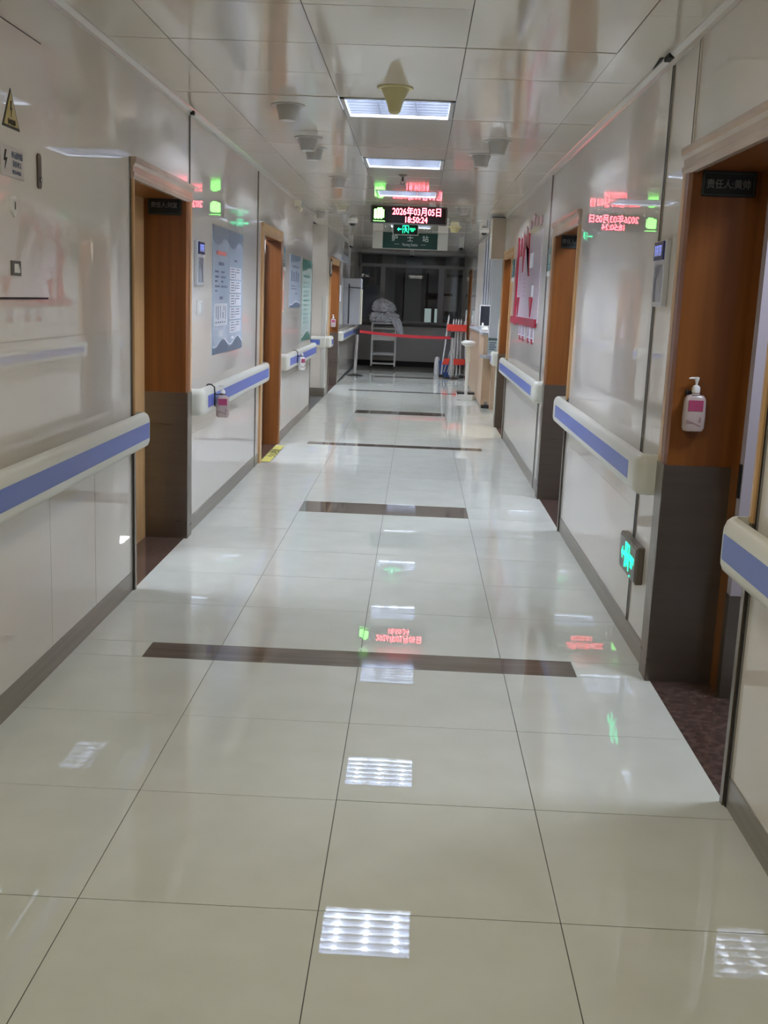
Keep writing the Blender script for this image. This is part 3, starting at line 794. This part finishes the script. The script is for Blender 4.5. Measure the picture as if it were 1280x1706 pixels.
# door display unit, left
def display_unit(side, y, z, label, big=False):
    s = 1 if side == 'L' else -1; x = XL if side == 'L' else XR
    t = thing('ward_display', (x, y, z), label, 'display unit', 'ward display units beside the doors')
    MB().box((0, -.10, -.135), (s * .022, .10, .135), .004).build('frame', mat('unit_frame', (.62, .63, .66), .3), t)
    MB().box((s * .02, -.075, -.115), (s * .0235, .075, .035)).build('picture', mat('unit_picture', (.36, .38, .44), .2), t)
    m = MB(); m.prism([(-.075, .035), (.06, .035), (.075, -.02), (.045, -.115), (.02, -.115), (.03, -.02), (-.02, -.0)], 0, s * .0233, s * .0243); m.build('picture_dark_area', mat('unit_picture_dark', (.14, .15, .19), .3), t)  # darker shape on the picture face
    MB().box((s * .021, -.085, .055), (s * .030, .085, .13), .002).build('number_display', DBLUE, t)
    m = MB()
    for i, (yy, ww) in enumerate(((-.055, .02), (-.022, .012), (.005, .024), (.042, .02))):
        m.box((s * .0295, yy, .072), (s * .0308, yy + ww * .3, .114)); m.box((s * .0295, yy, .108), (s * .0308, yy + ww, .114)); m.box((s * .0295, yy + ww * .7, .072), (s * .0308, yy + ww, .114)); m.box((s * .0295, yy, .090), (s * .0308, yy + ww, .096))
    m.build('digits', DBLTX, t)
display_unit('L', 6.78, 1.665, 'ward display unit with navy number panel on the left wall beside the first doorway')
display_unit('R', 4.615, 1.64, 'ward display unit on the right wall beside the nearest doorway')
t = thing('light_switch', (XL, 6.85, 1.395), 'white switch plate on the left wall under the ward display', 'switch')
MB().box((-.001, -.09, -.045), (.008, .09, .045), .003).build('plate', WHITE, t)
for yy in (-.045, .045): MB().box((.006, yy - .03, -.03), (.011, yy + .03, .03), .002).build('rocker', WHITE, t)
# teal room signs
def teal(side, y, z, label, w_=.2, h_=.17):
    s = 1 if side == 'L' else -1; x = XL if side == 'L' else XR
    t = thing('room_sign', (x, y, z), label, 'room sign', 'small teal room signs beside the doors')
    MB().box((0, -w_ / 2, -h_ / 2), (s * .012, w_ / 2, h_ / 2), .002).build('plate', TEAL, t)
    m = MB(); m.box((s * .011, -w_ * .22, -.03), (s * .0135, -w_ * .1, .035)); m.box((s * .011, w_ * .04, -.03), (s * .0135, w_ * .12, .04)); m.box((s * .011, -w_ * .3, -.055), (s * .0135, w_ * .3, -.048)); m.build('white_mark', SIGNW, t)
    MB().box((s * .001, -w_ / 2, -h_ / 2 - .045), (s * .016, w_ / 2, -h_ / 2 - .005), .002).build('lower_strip', WHITE, t)
teal('R', 8.60, 1.845, 'small teal sign on the right wall between the second doorway and the metal strip')
teal('R', 11.93, 1.87, 'small teal sign on the right wall next to the third doorway', .18, .19)
teal('L', 11.04, 1.87, 'small teal sign on the left wall just beyond the second doorway', .18, .19)
t = thing('red_notice', (XL, 11.0, 1.57), 'narrow salmon-red notice on the left wall below the teal sign', 'notice')
MB().box((0, -.07, -.25), (.006, .09, .25)).build('sheet', mat('notice_pale', (.62, .45, .40), .4), t)
m = MB(); m.box((.005, -.06, .08), (.0075, .08, .23)); m.box((.005, -.06, -.23), (.0075, .08, -.03)); m.build('red_blocks', ORANGEP, t)
t = thing('room_sign', (XL, 16.80, 1.93), 'black and white sign on the far left pier edge by the third doorway', 'room sign')
MB().box((.018, -.05, -.13), (.035, .05, .13)).build('plate', BLACK, t)
m = MB(); m.box((.034, -.03, .03), (.037, .03, .08)); m.box((.034, -.03, -.08), (.037, .03, -.03)); m.box((.019, -.035, -.10), (.033, -.0512, .10)); m.build('white_mark', WHITE, t)

# crimson party board on the right wall
t = thing('culture_board', (XR, 10.3, 1.70), 'crimson and pale pink acrylic notice board on the right wall', 'notice board')
MB().box((0, -1.02, -.36), (-.008, 1.0, .42)).build('backing', PINKP, t)
def pan(y0, z0, y1, z1, mm, nm, d0=.007, d1=.014): return MB().box((-d0, y0, z0), (-d1, y1, z1)).build(nm, mm, t)
MB().prism([(1.05, -.42), (1.22, -.30), (1.12, -.10), (1.25, .10), (1.10, .30), (1.08, .46), (.98, .40), (.98, -.40)], 0, -.004, -.018).build('ribbon', REDP, t)
MB().box((-.006, -.98, -.40), (-.022, 1.45, -.33)).build('bottom_bar', REDP, t)
MB().prism([(.93, .26), (.70, .44), (.66, .26)], 0, -.007, -.016).build('red_peak', REDP, t)
MB().prism([(.55, .22), (.48, .46), (.30, .40), (.12, .46), (-.02, .44), (-.10, .05), (-.16, .05), (-.05, .30), (.15, .34), (.40, .30), (.50, .10)], 0, -.007, -.016).build('red_arch', REDP, t)
for a in (.80, -.45): MB().prism([(a - .15, -.14), (a + .15, -.14), (a, -.32)], 0, -.007, -.016).build('red_triangle', REDP, t)
m = MB()
for k in range(10): m.box((-.007, .72, .18 - k * .035), (-.0095, .86 - .04 * (k % 3), .165 - k * .035))
for k in range(6): m.box((-.007, .22, .08 - k * .04), (-.0095, .44 - .03 * (k % 2), .068 - k * .04))
m.build('text_lines', mat('mauve_ink', (.25, .12, .24), .6), t)
MB().prism([(.58, .10), (.50, .26), (.16, .26), (.08, .10), (.08, -.10), (.3, -.28), (.58, -.10)], 0, -.0065, -.0072).build('pale_shield', mat('shield_pink', (.55, .45, .56), .2), t)
pan(-.45, .12, -.18, .25, PAPER, 'white_card'); pan(-.62, -.15, -.48, -.04, PAPER, 'white_card')
for yy, zz in ((1.24, .47), (1.1, .56), (.9, .52)): pass
# loose lettering-like relief shapes above the board
def relief(y, z, sc, label, seed):
    t = thing('relief_ornament', (XR, y, z), label, 'wall ornament', 'mauve relief shapes above the crimson board')
    rn = random.Random(seed); m = MB()
    pts = []
    for i in range(9):
        a = 2 * PI * i / 9; r = sc * (.5 + .6 * rn.random()); pts.append((r * math.cos(a) * 1.6, r * math.sin(a)))
    m.prism(pts, 0, 0, -.012); m.build('relief', MAUVE, t)
for i, (yy, zz, sc) in enumerate(((10.95, 2.16, .045), (10.62, 2.18, .05), (10.28, 2.22, .06), (9.98, 2.25, .055), (9.72, 2.22, .05), (9.42, 2.19, .05))):
    relief(yy, zz, sc, ('mauve relief shape above the crimson board, furthest of the row', 'mauve relief shape above the crimson board, second from the far end', 'mauve relief shape above the crimson board, third from the far end', 'mauve relief shape above the crimson board, highest of the row', 'mauve relief shape above the crimson board, second from the near end', 'mauve relief shape beside the upper near corner of the crimson board')[i], i)
for i, yy in enumerate((10.75, 10.42, 9.95, 9.62)):
    t = thing('photo_card', (XR, yy, 1.245), ('small white photo card under the crimson board, furthest of four', 'small white photo card under the crimson board, second from the far end', 'small white photo card under the crimson board, third from the far end', 'small white photo card under the crimson board, nearest of four')[i], 'photo card', 'photo cards under the crimson board')
    MB().box((0, -.13, -.075), (-.006, .13, .075)).build('card', PAPER, t)
    MB().box((-.0055, -.085, -.04), (-.0075, .085, .055)).build('picture', mat('card_picture', (.34, .26, .34), .5), t)
    MB().prism([(-.10, -.05), (.10, -.05), (.05, -.095), (-.06, -.095)], 0, -.003, -.007).build('ribbon', REDP, t)

# ---------------------------------------------------------------- sanitiser bottles
def bottle(loc, rz, label, hook=False):
    t = thing('sanitiser_bottle', loc, label, 'bottle', 'pump bottles of hand sanitiser', rz)
    rings = []
    def ring(w_, d_, z, n=28, e=3.2):
        r = []
        for k in range(n):
            a = 2 * PI * k / n; c, s_ = math.cos(a), math.sin(a)
            r.append((w_ * math.copysign(abs(c) ** (2 / e), c), d_ * math.copysign(abs(s_) ** (2 / e), s_), z))
        return r
    for w_, d_, z in ((.030, .014, 0), (.037, .019, .003), (.042, .022, .015), (.043, .022, .06), (.041, .022, .115), (.039, .021, .128), (.031, .017, .139), (.016, .013, .143), (.0125, .0125, .150), (.0125, .0125, .156)):
        rings.append(ring(w_, d_, z, e=2.2 + (w_ / .043) * 1.6))
    MB().rings(rings).build('bottle_body', BOTTLE, t, smooth=True)
    m = MB(); m.lathe([(.0150, .150), (.0155, .152), (.0155, .168), (.012, .176), (.0045, .179)], n=22); m.build('cap', WHITE, t, smooth=True)
    m = MB(); m.lathe([(.0045, .176), (.0045, .186), (.008, .197), (.0095, .206), (.009, .209), (.003, .210)], n=16)
    m.tube([(0, 0, .2045), (-.018, -.001, .2055), (-.030, -.002, .2035)], [.005, .0042, .0032], 10)
    m.build('pump', WHITE, t, smooth=True)
    MB().box((-.028, -.0228, .080), (.028, -.0208, .122), .0005).build('label', LABELM, t)
    m = MB(); m.prism([(-.032, .048), (-.032, .042), (.022, .020), (.026, .025)], 1, -.0226, -.021); m.prism([(-.032, .036), (-.032, .032), (-.010, .032), (-.010, .036)], 1, -.0226, -.021)
    m.prism([(.018, .058), (.023, .058), (.025, .038), (.014, .038)], 1, -.0226, -.021); m.build('printed_strokes', mat('bottle_print', (.30, .20, .20), .5), t)
    return t
b = bottle((1.866, 4.175, 1.035), 0, 'large clear pump bottle hanging on the jamb of the nearest right doorway')
t = thing('bottle_holder', (1.866, 4.20, 1.185), 'black bottle holder fixed to the nearest right jamb', 'holder')
m = MB(); m.box((-.034, -.012, -.012), (.018, .004, .006), .002); m.box((-.018, -.042, -.013), (.018, -.010, -.008), .002); m.build('bracket', BLACK, t)
def hanger(x, y, label):
    t = thing('bottle_hanger', (x, y, RZ0 + .17), label, 'holder', 'black hangers over the handrails')
    m = MB(); m.tube([(.049, 0, -.03), (.050, 0, .004), (.058, 0, .008), (.078, 0, .007), (.098, 0, -.008), (.101, 0, -.05), (.101, 0, -.13)], .0045, 8); m.tube([(.1005, 0, -.052), (.112, .012, -.056), (.121, .055, -.058), (.135, .068, -.058)], .004, 8)
    k = 20; m.tube([(.135 + .0175 * math.cos(2 * PI * i / k), .085 + .017 * math.sin(2 * PI * i / k), -.058) for i in range(k + 1)], .0028, 6)
    m.build('hook', BLACK, t, smooth=True)
hanger(XL, 6.86, 'black wire hanger over the handrail below the blue wave posters')
bottle((XL + .137, 6.945, .695), 0.15, 'clear pump bottle with magenta label hung from the rail below the blue posters')
hanger(XL, 11.68, 'black wire hanger over the handrail beyond the second left doorway')
b2 = bottle((XL + .137, 11.765, .695), 0.9, 'whitish pump bottle hung from the rail beyond the second left doorway')
for c in b2.children:
    if c.name.startswith('bottle_body'): c.data = c.data.copy(); c.data.materials[0] = WHITE
bottle((-.66, 18.600, .985), 0, 'small pump bottle on the jamb of the third left doorway')
t = thing('bottle_holder', (-.66, 18.62, 1.135), 'small dark holder on the jamb of the third left doorway', 'holder')
m = MB(); m.box((-.018, -.04, -.011), (.018, .006, -.006), .002); m.build('bracket', BLACK, t)

# floor sticker
t = thing('floor_sticker', (-.548, 10.15, .0012), 'yellow caution sticker with black characters on the floor at the second left doorway', 'sticker')
MB().box((-.05, -.56, 0), (.05, .56, .0012)).build('base', mat('sticker_border', (.20, .19, .10), .4), t)
MB().box((-.042, -.55, .001), (.042, .55, .0018)).build('yellow_face', STICK, t)
text('小心地滑', .10, BLACKM, t, (0, 0, .0022), '+z', sx=1.3, rot=PI / 2, bold=.001, ext=.0003)

# ---------------------------------------------------------------- nurse station on the right
t = thing('nurse_counter', (1.74, 15.5, 0), 'light wood nurse station counter with pale tops on the right', 'counter')
MB().box((0, 0, .03), (.9, 3.9, 1.04)).build('body', CWOOD, t)
m = MB(); m.box((-.03, .02, 1.04), (.55, 3.95, 1.08), .008); m.build('upper_top', LIGHTG, t)
MB().box((.012, -.006, 0), (.86, .10, .05)).build('plinth', BLACKM, t)
m = MB(); pts = [(.30, -.42), (.30, .02), (-.03, .02), (-.06, -.10)]
for q in range(9): a = PI + q * PI / 16; pts.append((.16 + .23 * math.cos(a), -.16 + .26 * math.sin(a)))
m.prism([(.34, .02), (-.02, .02), (-.055, -.05), (-.06, -.14), (-.04, -.22), (.02, -.28), (.12, -.31), (.34, -.31)], 2, .725, .765); m.build('low_ledge', LIGHTG, t)
MB().box((.12, -.20, .0), (.34, .02, .725)).build('ledge_support', CWOOD, t)
MB().box((.05, -.004, .02), (.10, .001, .10)).build('floor_socket', CHROME, t)
# white post above the ledge and the glazed screen of the station
t = thing('station_column', (1.80, 15.40, .765), 'white boxed column standing on the low ledge of the nurse counter', 'column')
MB().box((0, 0, 0), (.22, .10, ZC - .765)).build('column_face', mat('column_white', (.62, .66, .72), .35), t)
t = thing('station_partition', (1.90, 16.9, 1.08), 'white slatted partition above the nurse station counter', 'partition')
for k in range(4): MB().box((.0 - .0 * k, .1 + k * .62, 0), (.04, .62 + k * .62, ZC - 1.08)).build('panel', mat('partition_white', (.60, .62, .66), .4), t)
for k in range(4): MB().box((-.01, .04 + k * .62, 0), (.05, .10 + k * .62, ZC - 1.08)).build('mullion', ALU, t)
# notice on the column
t = thing('notice_sheet', (1.862, 15.40, .90), 'framed notice low on the white column by the nurse counter', 'notice')
MB().box((-.072, -.008, -.11), (.072, .001, .115)).build('sheet', mat('notice_green', (.50, .58, .58), .4), t)
m = MB(); m.box((-.065, -.010, .075), (.065, -.007, .108)); m.build('header', mat('notice_dark', (.10, .16, .17), .5), t)
m = MB(); [m.box((-.05, -.010, .05 - k * .03), (.05 - .02 * (k % 2), -.007, .036 - k * .03)) for k in range(4)]; m.build('text_lines', PRINT, t)
# monitor
t = thing('monitor', (1.80, 16.45, 1.08), 'dark computer monitor on the nurse station counter', 'monitor')
m = MB(); m.box((-.09, -.012, .06), (.12, .03, .38), .006); m.build('bezel', WHITE, t)
MB().box((-.075, -.016, .078), (.105, -.010, .365)).build('screen', SCREEN, t)
m = MB(); m.box((-.03, .0, .02), (.06, .05, .10)); m.box((-.08, -.05, .0), (.11, .09, .018), .004); m.build('stand', LIGHTG, t)
# telephone with cord
t = thing('telephone', (1.76, 15.95, 1.08), 'white telephone with hanging cord on the edge of the nurse counter', 'telephone')
m = MB(); m.prism([(-.07, 0), (.10, 0), (.10, .07), (-.07, .03)], 0, -.03, .06); m.build('base', WHITE, t)
m = MB(); m.tube([(-.02, -.06, .05), (-.02, -.05, .09), (-.02, .05, .115), (-.02, .07, .08)], [.014, .012, .012, .015]); m.build('handset', WHITE, t, smooth=True)
m = MB(); m.tube([(-.062, -.05 - .002 * math.sin(i), .03 - .26 * math.sin(PI * i / 24)) if i < 25 else (0, 0, 0) for i in range(25)], .004, 6)
m.build('cord', WHITE, t, smooth=True)
# beige box on the right wall near the ceiling
t = thing('wall_box', (XR, 13.36, 2.02), 'beige box mounted high on the right wall in front of the nurse station', 'wall box')
MB().box((-.165, 0, 0), (.008, .24, .485), .008).build('case', mat('beige_case', (.40, .335, .255), .4), t)
MB().box((-.168, .01, .004), (-.160, .235, .48)).build('side_panel', CREAM, t)
m = MB(); m.box((-.17, -.002, .485), (.0, .242, .495)); m.build('top_gap', BLACKM, t)

# weighing scale
t = thing('weighing_scale', (1.58, 16.75, 0), 'white upright weighing scale standing by the nurse counter', 'scale')
MB().prism([(-.14, -.09), (.10, -.09), (.14, -.04), (.14, .24), (-.14, .24)], 2, 0, .085).build('base', WHITE, t, bevel=.006)
MB().box((-.135, -.04, .085), (.135, .22, .115), .004).build('platform', BLACK, t)
m = MB(); m.box((-.024, -.06, .08), (.024, -.03, .60), .005); m.build('column', WHITE, t)
m = MB(); m.box((-.032, -.07, .58), (.036, -.02, .84), .006); m.build('upper_column', CREAM, t)
m = MB(); m.lathe([(.03, .82), (.10, .85), (.115, .875), (.105, .90), (.06, .915), (.004, .918)], (0, -.05, 0), n=28, sy=.75); m.build('head', WHITE, t, smooth=True)
m = MB(); m.lathe([(.035, .905), (.04, .92), (.02, .927)], (0, -.05, 0), n=16); m.build('display', CHROME, t, smooth=True)
# floor tape marks beside the scale
t = tag(MB().box((1.45, 17.50, .0005), (1.56, 17.53, .0013)).build('floor_tape', mat('red_tape', (.35, .08, .06), .5)), 'short red tape line on the floor left of the weighing scale', 'tape')

# white cabinet on the far left wall
t = thing('wall_cabinet', (XL, 20.1, 1.0), 'pale grey wall cabinet with a black strap, hung above the far left handrail', 'cabinet')
MB().box((.002, 0, 0), (.30, .42, .66), .006).build('body', LIGHTG, t)
MB().box((-.0, -.03, .66), (.32, .44, .84), .01).build('hood', LIGHTG, t)
MB().box((.30, .02, .01), (.33, .40, .65), .004).build('door', CREAM, t)
m = MB(); m.tube([(.10, -.034, .74), (.10, -.034, .66), (.10, -.006, .64), (.10, -.006, .02)], .010, 8); m.tube([(.10, -.036, .68), (.32, -.036, .67)], .008, 8); m.build('strap', BLACK, t)
t = tag(MB().box((XL - .002, 18.95, 1.42), (XL + .014, 19.25, 1.70), .002).build('wall_notice', PAPER), 'white notice on the far left wall beside the cabinet', 'notice')
t = tag(MB().box((XL - .002, 19.0, 2.12), (XL + .03, 20.9, 2.24), .004).build('wall_ledge', LIGHTG), 'pale horizontal ledge strip high on the far left wall', 'ledge')

# ---------------------------------------------------------------- far end: window
win = bpy.data.objects.new('window_1', None); COL.objects.link(win); win.location = (.62, YE + .05, 0); struct(win)
m = MB(); a, b = -1.22, 1.22
m.box((a, 0, .95), (b, .08, 1.01)); m.box((a, 0, 2.20), (b, .08, 2.27)); m.box((a, 0, 2.47), (b, .08, 2.5)); m.box((a, 0, .95), (a + .06, .08, 2.5)); m.box((b - .06, 0, .95), (b, .08, 2.5))
for xx in (-.68, .66): m.box((xx - .035, 0, 1.0), (xx + .035, .08, 2.21))
m.build('window_frame', ALU, win)
m = MB()
for x0, x1 in ((a + .05, -.65), (-.65, .63), (.69, b - .05)):
    for q in ((x0, x0 + .035), (x1 - .035, x1)): m.box((q[0], .02, 1.0), (q[1], .06, 2.21))
m.build('sash', ALU, win)
MB().box((a + .05, .035, 1.0), (b - .05, .041, 2.48)).build('window_pane', GLASS, win)
m = MB(); m.box((a - .02, -.09, .90), (b + .02, .1, .95), .004); m.build('window_sill', mat('dark_sill', (.05, .05, .052), .3), win)
m = MB(); m.tube([(b + .02, -.03, .05), (b + .02, -.03, 2.5)], .022); m.build('pipe', ALU, win, smooth=True)
# the building seen through it
t = thing('building_facade', (.6, 33.0, 0), 'dim night facade with a few lit windows seen through the end window', 'building')
MB().box((-6, 0, -2), (6, .3, 5)).build('wall', FARWALL, t)
for x0, x1, z0, z1 in ((.36, .60, .62, 1.30), (.66, .80, .62, 1.30), (1.46, 1.53, .62, 1.35), (1.86, 2.05, .6, 1.4), (2.09, 2.24, .6, 1.4), (-.2, .1, .2, .35)):
    f = MB().box((x0, -.06, z0), (x1, .0, z1)).build('window_frame', BLACKM, t)
    MB().box((x0 + .02, -.08, z0 + .02), (x1 - .02, -.055, z1 - .04)).build('lit_pane', FARWIN, f)
    MB().box((x0, -.10, z0 + .16), (x1, -.078, z0 + .20)).build('rail', BLACKM, f)
for x0, x1, z0, z1, mm in ((-.95, -.55, -.5, 3.2, 'p'), (-.25, .25, -.5, 2.6, 'p'), (.95, 1.35, 1.2, 3.4, 'p'), (1.6, 1.75, -.5, 3.6, 'p'), (.4, 1.2, 1.65, 1.72, 'd'), (-.5, .5, 2.9, 2.98, 'd'), (.42, .46, 1.3, 2.3, 'd'), (1.0, 2.4, 2.2, 2.28, 'd')):
    MB().box((x0, -.14, z0), (x1, .0, z1)).build('pilaster' if mm == 'p' else 'ledge', mat('facade_pale', (.30, .30, .29), .8) if mm == 'p' else BLACKM, t)
# ---------------------------------------------------------------- belt posts
def belt_post(x, y, label):
    t = thing('belt_post', (x, y, 0), label, 'belt post', 'chrome belt posts')
    MB().lathe([(.16, 0), (.165, .008), (.15, .02), (.05, .035), (.03, .045)], n=32).build('base', mat('post_base', (.14, .14, .14), .2, metal=.9), t, smooth=True)
    MB().lathe([(.030, .035), (.030, .82)], n=20).build('pole', mat('post_chrome', (.62, .62, .62), .18, metal=.7), t, smooth=True)
    MB().lathe([(.034, .80), (.036, .805), (.036, .90), (.02, .915)], n=20).build('head', BLACK, t, smooth=True)
    return t
t = belt_post(-.40, 21.0, 'leaning chrome belt post at the end of the far left handrail'); t.rotation_euler = (0, .035, 0)
belt_post(1.48, 21.2, 'chrome belt post in front of the folded red barrier')
m = MB(); P0, P1 = Vector((-.330, 21.0, .86)), Vector((1.442, 21.2, .80)); R_ = []
for i in range(25):
    u = i / 24; p = P0.lerp(P1, u); p.z -= .03 * 4 * u * (1 - u); tw = .028
    R_.append([(p.x, p.y - .002, p.z - tw), (p.x, p.y + .002, p.z - tw), (p.x, p.y + .002, p.z + tw), (p.x, p.y - .002, p.z + tw)])
tag(m.rings(R_).build('barrier_belt', REDB), 'red retractable belt stretched across the far end of the corridor', 'belt')

# folding barrier
t = thing('folding_barrier', (1.57, 21.55, 0), 'folded white expanding barrier with red plates by the right wall', 'barrier')
PM = mat('barrier_white', (.62, .62, .6), .35)
m0 = [(-.17, .02), (-.07, .0), (-.02, .03), (.03, .0), (.08, .03), (.17, .02)]
for i, (xx, yy) in enumerate(m0):
    top = 1.24 if i in (0, 5) else 1.16
    dx = -.10 if i == 0 else (.02 * (i - 3))
    m = MB(); m.tube([(xx + dx, yy, .05), (xx, yy, top - .04), (xx, yy, top)], [.017, .017, .006], 10); m.build('slat', PM, t, smooth=True)
for i, (xa, xb) in enumerate(((-.17, .06), (-.10, .10), (-.02, .15), (.02, .17))):
    m = MB(); m.tube([(xa - .05, .06, .10), (xb, .06, 1.12)], .011, 8); m.build('lattice_bar', PM, t, smooth=True)
MB().box((-.20, -.03, .92), (.19, -.005, 1.05)).build('red_plate', REDPL, t)
MB().box((-.04, -.03, .26), (.19, -.005, .38)).build('red_plate', REDPL, t)
m = MB(); m.prism([(-.27, .26), (-.14, .26), (-.11, .38), (-.22, .38)], 1, -.03, -.008); m.build('red_plate', REDPL, t)
for xx in (-.27, .13): m = MB(); m.box((xx - .05, -.04, 0), (xx + .05, .09, .06), .008); m.build('foot', BLACK, t)
t = thing('blue_bucket', (1.40, 21.9, 0), 'blue bucket standing behind the folded barrier', 'bucket')
MB().lathe([(.11, 0), (.12, .01), (.15, .30), (.155, .31)], n=24).build('shell', BLUEB, t, smooth=True)
m = MB(); m.tube([(.15 * math.cos(PI * i / 12), 0, .30 + .14 * math.sin(PI * i / 12)) for i in range(13)], .004, 6); m.build('handle', GREYP, t)
t = thing('waste_bag', (1.22, 22.2, 0), 'small white bag on the floor behind the blue bucket', 'bag')
MB().lathe([(.04, 0), (.06, .04), (.06, .22), (.045, .34), (.02, .37)], n=16).build('bag_body', WHITE, t, smooth=True)

# ---------------------------------------------------------------- linen trolley
t = thing('linen_trolley', (.07, 23.4, 0), 'white tubular trolley standing before the end wall', 'trolley')
TW = mat('trolley_white', (.60, .60, .58), .35)
hx, hy = .25, .20
for xx in (-hx, hx):
    for yy in (-hy, hy):
        m = MB(); m.tube([(xx, yy, .07), (xx, yy, 1.0)], .016, 12); m.build('post', TW, t, smooth=True)
        m = MB(); m.lathe([(.035, -.012), (.035, .012)], (xx, yy, .035), n=16, axis='x'); m.box((xx - .018, yy - .018, .03), (xx + .018, yy + .018, .075)); m.build('caster', BLACK, t, smooth=True)
def shelf(z, name='shelf', h=.03): MB().box((-hx, -hy, z), (hx, hy, z + h), .004).build(name, TW, t)
shelf(.11, h=.022); shelf(.31); shelf(.965, 'top', .025)
MB().box((-hx + .015, -hy + .0, .62), (hx - .015, hy, .78), .004).build('drawer', mat('drawer_cream', (.50, .50, .46), .4), t)
m = MB(); m.tube([(-hx, -hy, .87), (hx, -hy, .87)], .011); m.tube([(-hx, hy, .87), (hx, hy, .87)], .011); m.build('guard_rail', TW, t, smooth=True)
m = MB(); m.tube([(-hx + .04, -hy - .004, .36), (hx - .06, -hy - .004, .36)], .007); m.build('shelf_rail', TW, t, smooth=True)
def lump(name, c, r, seed, label, drape=None, zmin=.992, zmax=9):
    bm = bmesh.new(); bmesh.ops.create_icosphere(bm, subdivisions=5, radius=1)
    for v in bm.verts:
        p = v.co.copy(); q = p * 1.6 + Vector((seed, seed * .7, 0))
        f = 1 + .22 * noise.noise(q) + .17 * (.6 - abs(noise.noise(q * 2.2 + Vector((3, 1, 2)))) * 2.4) + .07 * (.6 - abs(noise.noise(q * 5)) * 3)
        z = p.z
        v.co = Vector((c[0] + p.x * r[0] * f, c[1] + p.y * r[1] * f, c[2] + p.z * r[2] * f))
        if p.z > 0 and c[2] > 1.2: v.co.z -= .22 * max(0, v.co.x - c[0] + .05)
        v.co.z = min(max(v.co.z, zmin), zmax)
    mb = MB(); mb.bm.free(); mb.bm = bm
    if drape:
        rg = []
        for i in range(15):
            u = i / 14
            row = []
            for k in range(13):
                s_ = k / 12 - .5
                x = drape[0] + .10 * u + s_ * (.17 + .03 * math.sin(u * 5)); fold = .022 * math.sin(k * 1.7 + u * 3)
                y = drape[1] + fold; zt = 1.10 - u * .36 - .05 * s_ * u + .015 * math.sin(k * 1.1)
                row.append((x - .04 * (1 - u), y, zt))
            rg.append(row + [(a_, b_ + .012, c_) for a_, b_, c_ in row[::-1]])
        mb.rings(rg)
    o = mb.build(name, SHEET, smooth=True)
    return tag(o, label, 'linen', 'crumpled linen on the trolley')
lump('bed_linen', (.06, 23.4, 1.10), (.30, .24, .13), 2.3, 'crumpled grey sheet on the trolley, lower bundle with a corner hanging down', (.345, 23.14), zmax=1.222)
lump('bed_linen', (.05, 23.42, 1.32), (.23, .20, .17), 5.1, 'crumpled grey sheet heaped on top of the trolley pile', zmin=1.226)
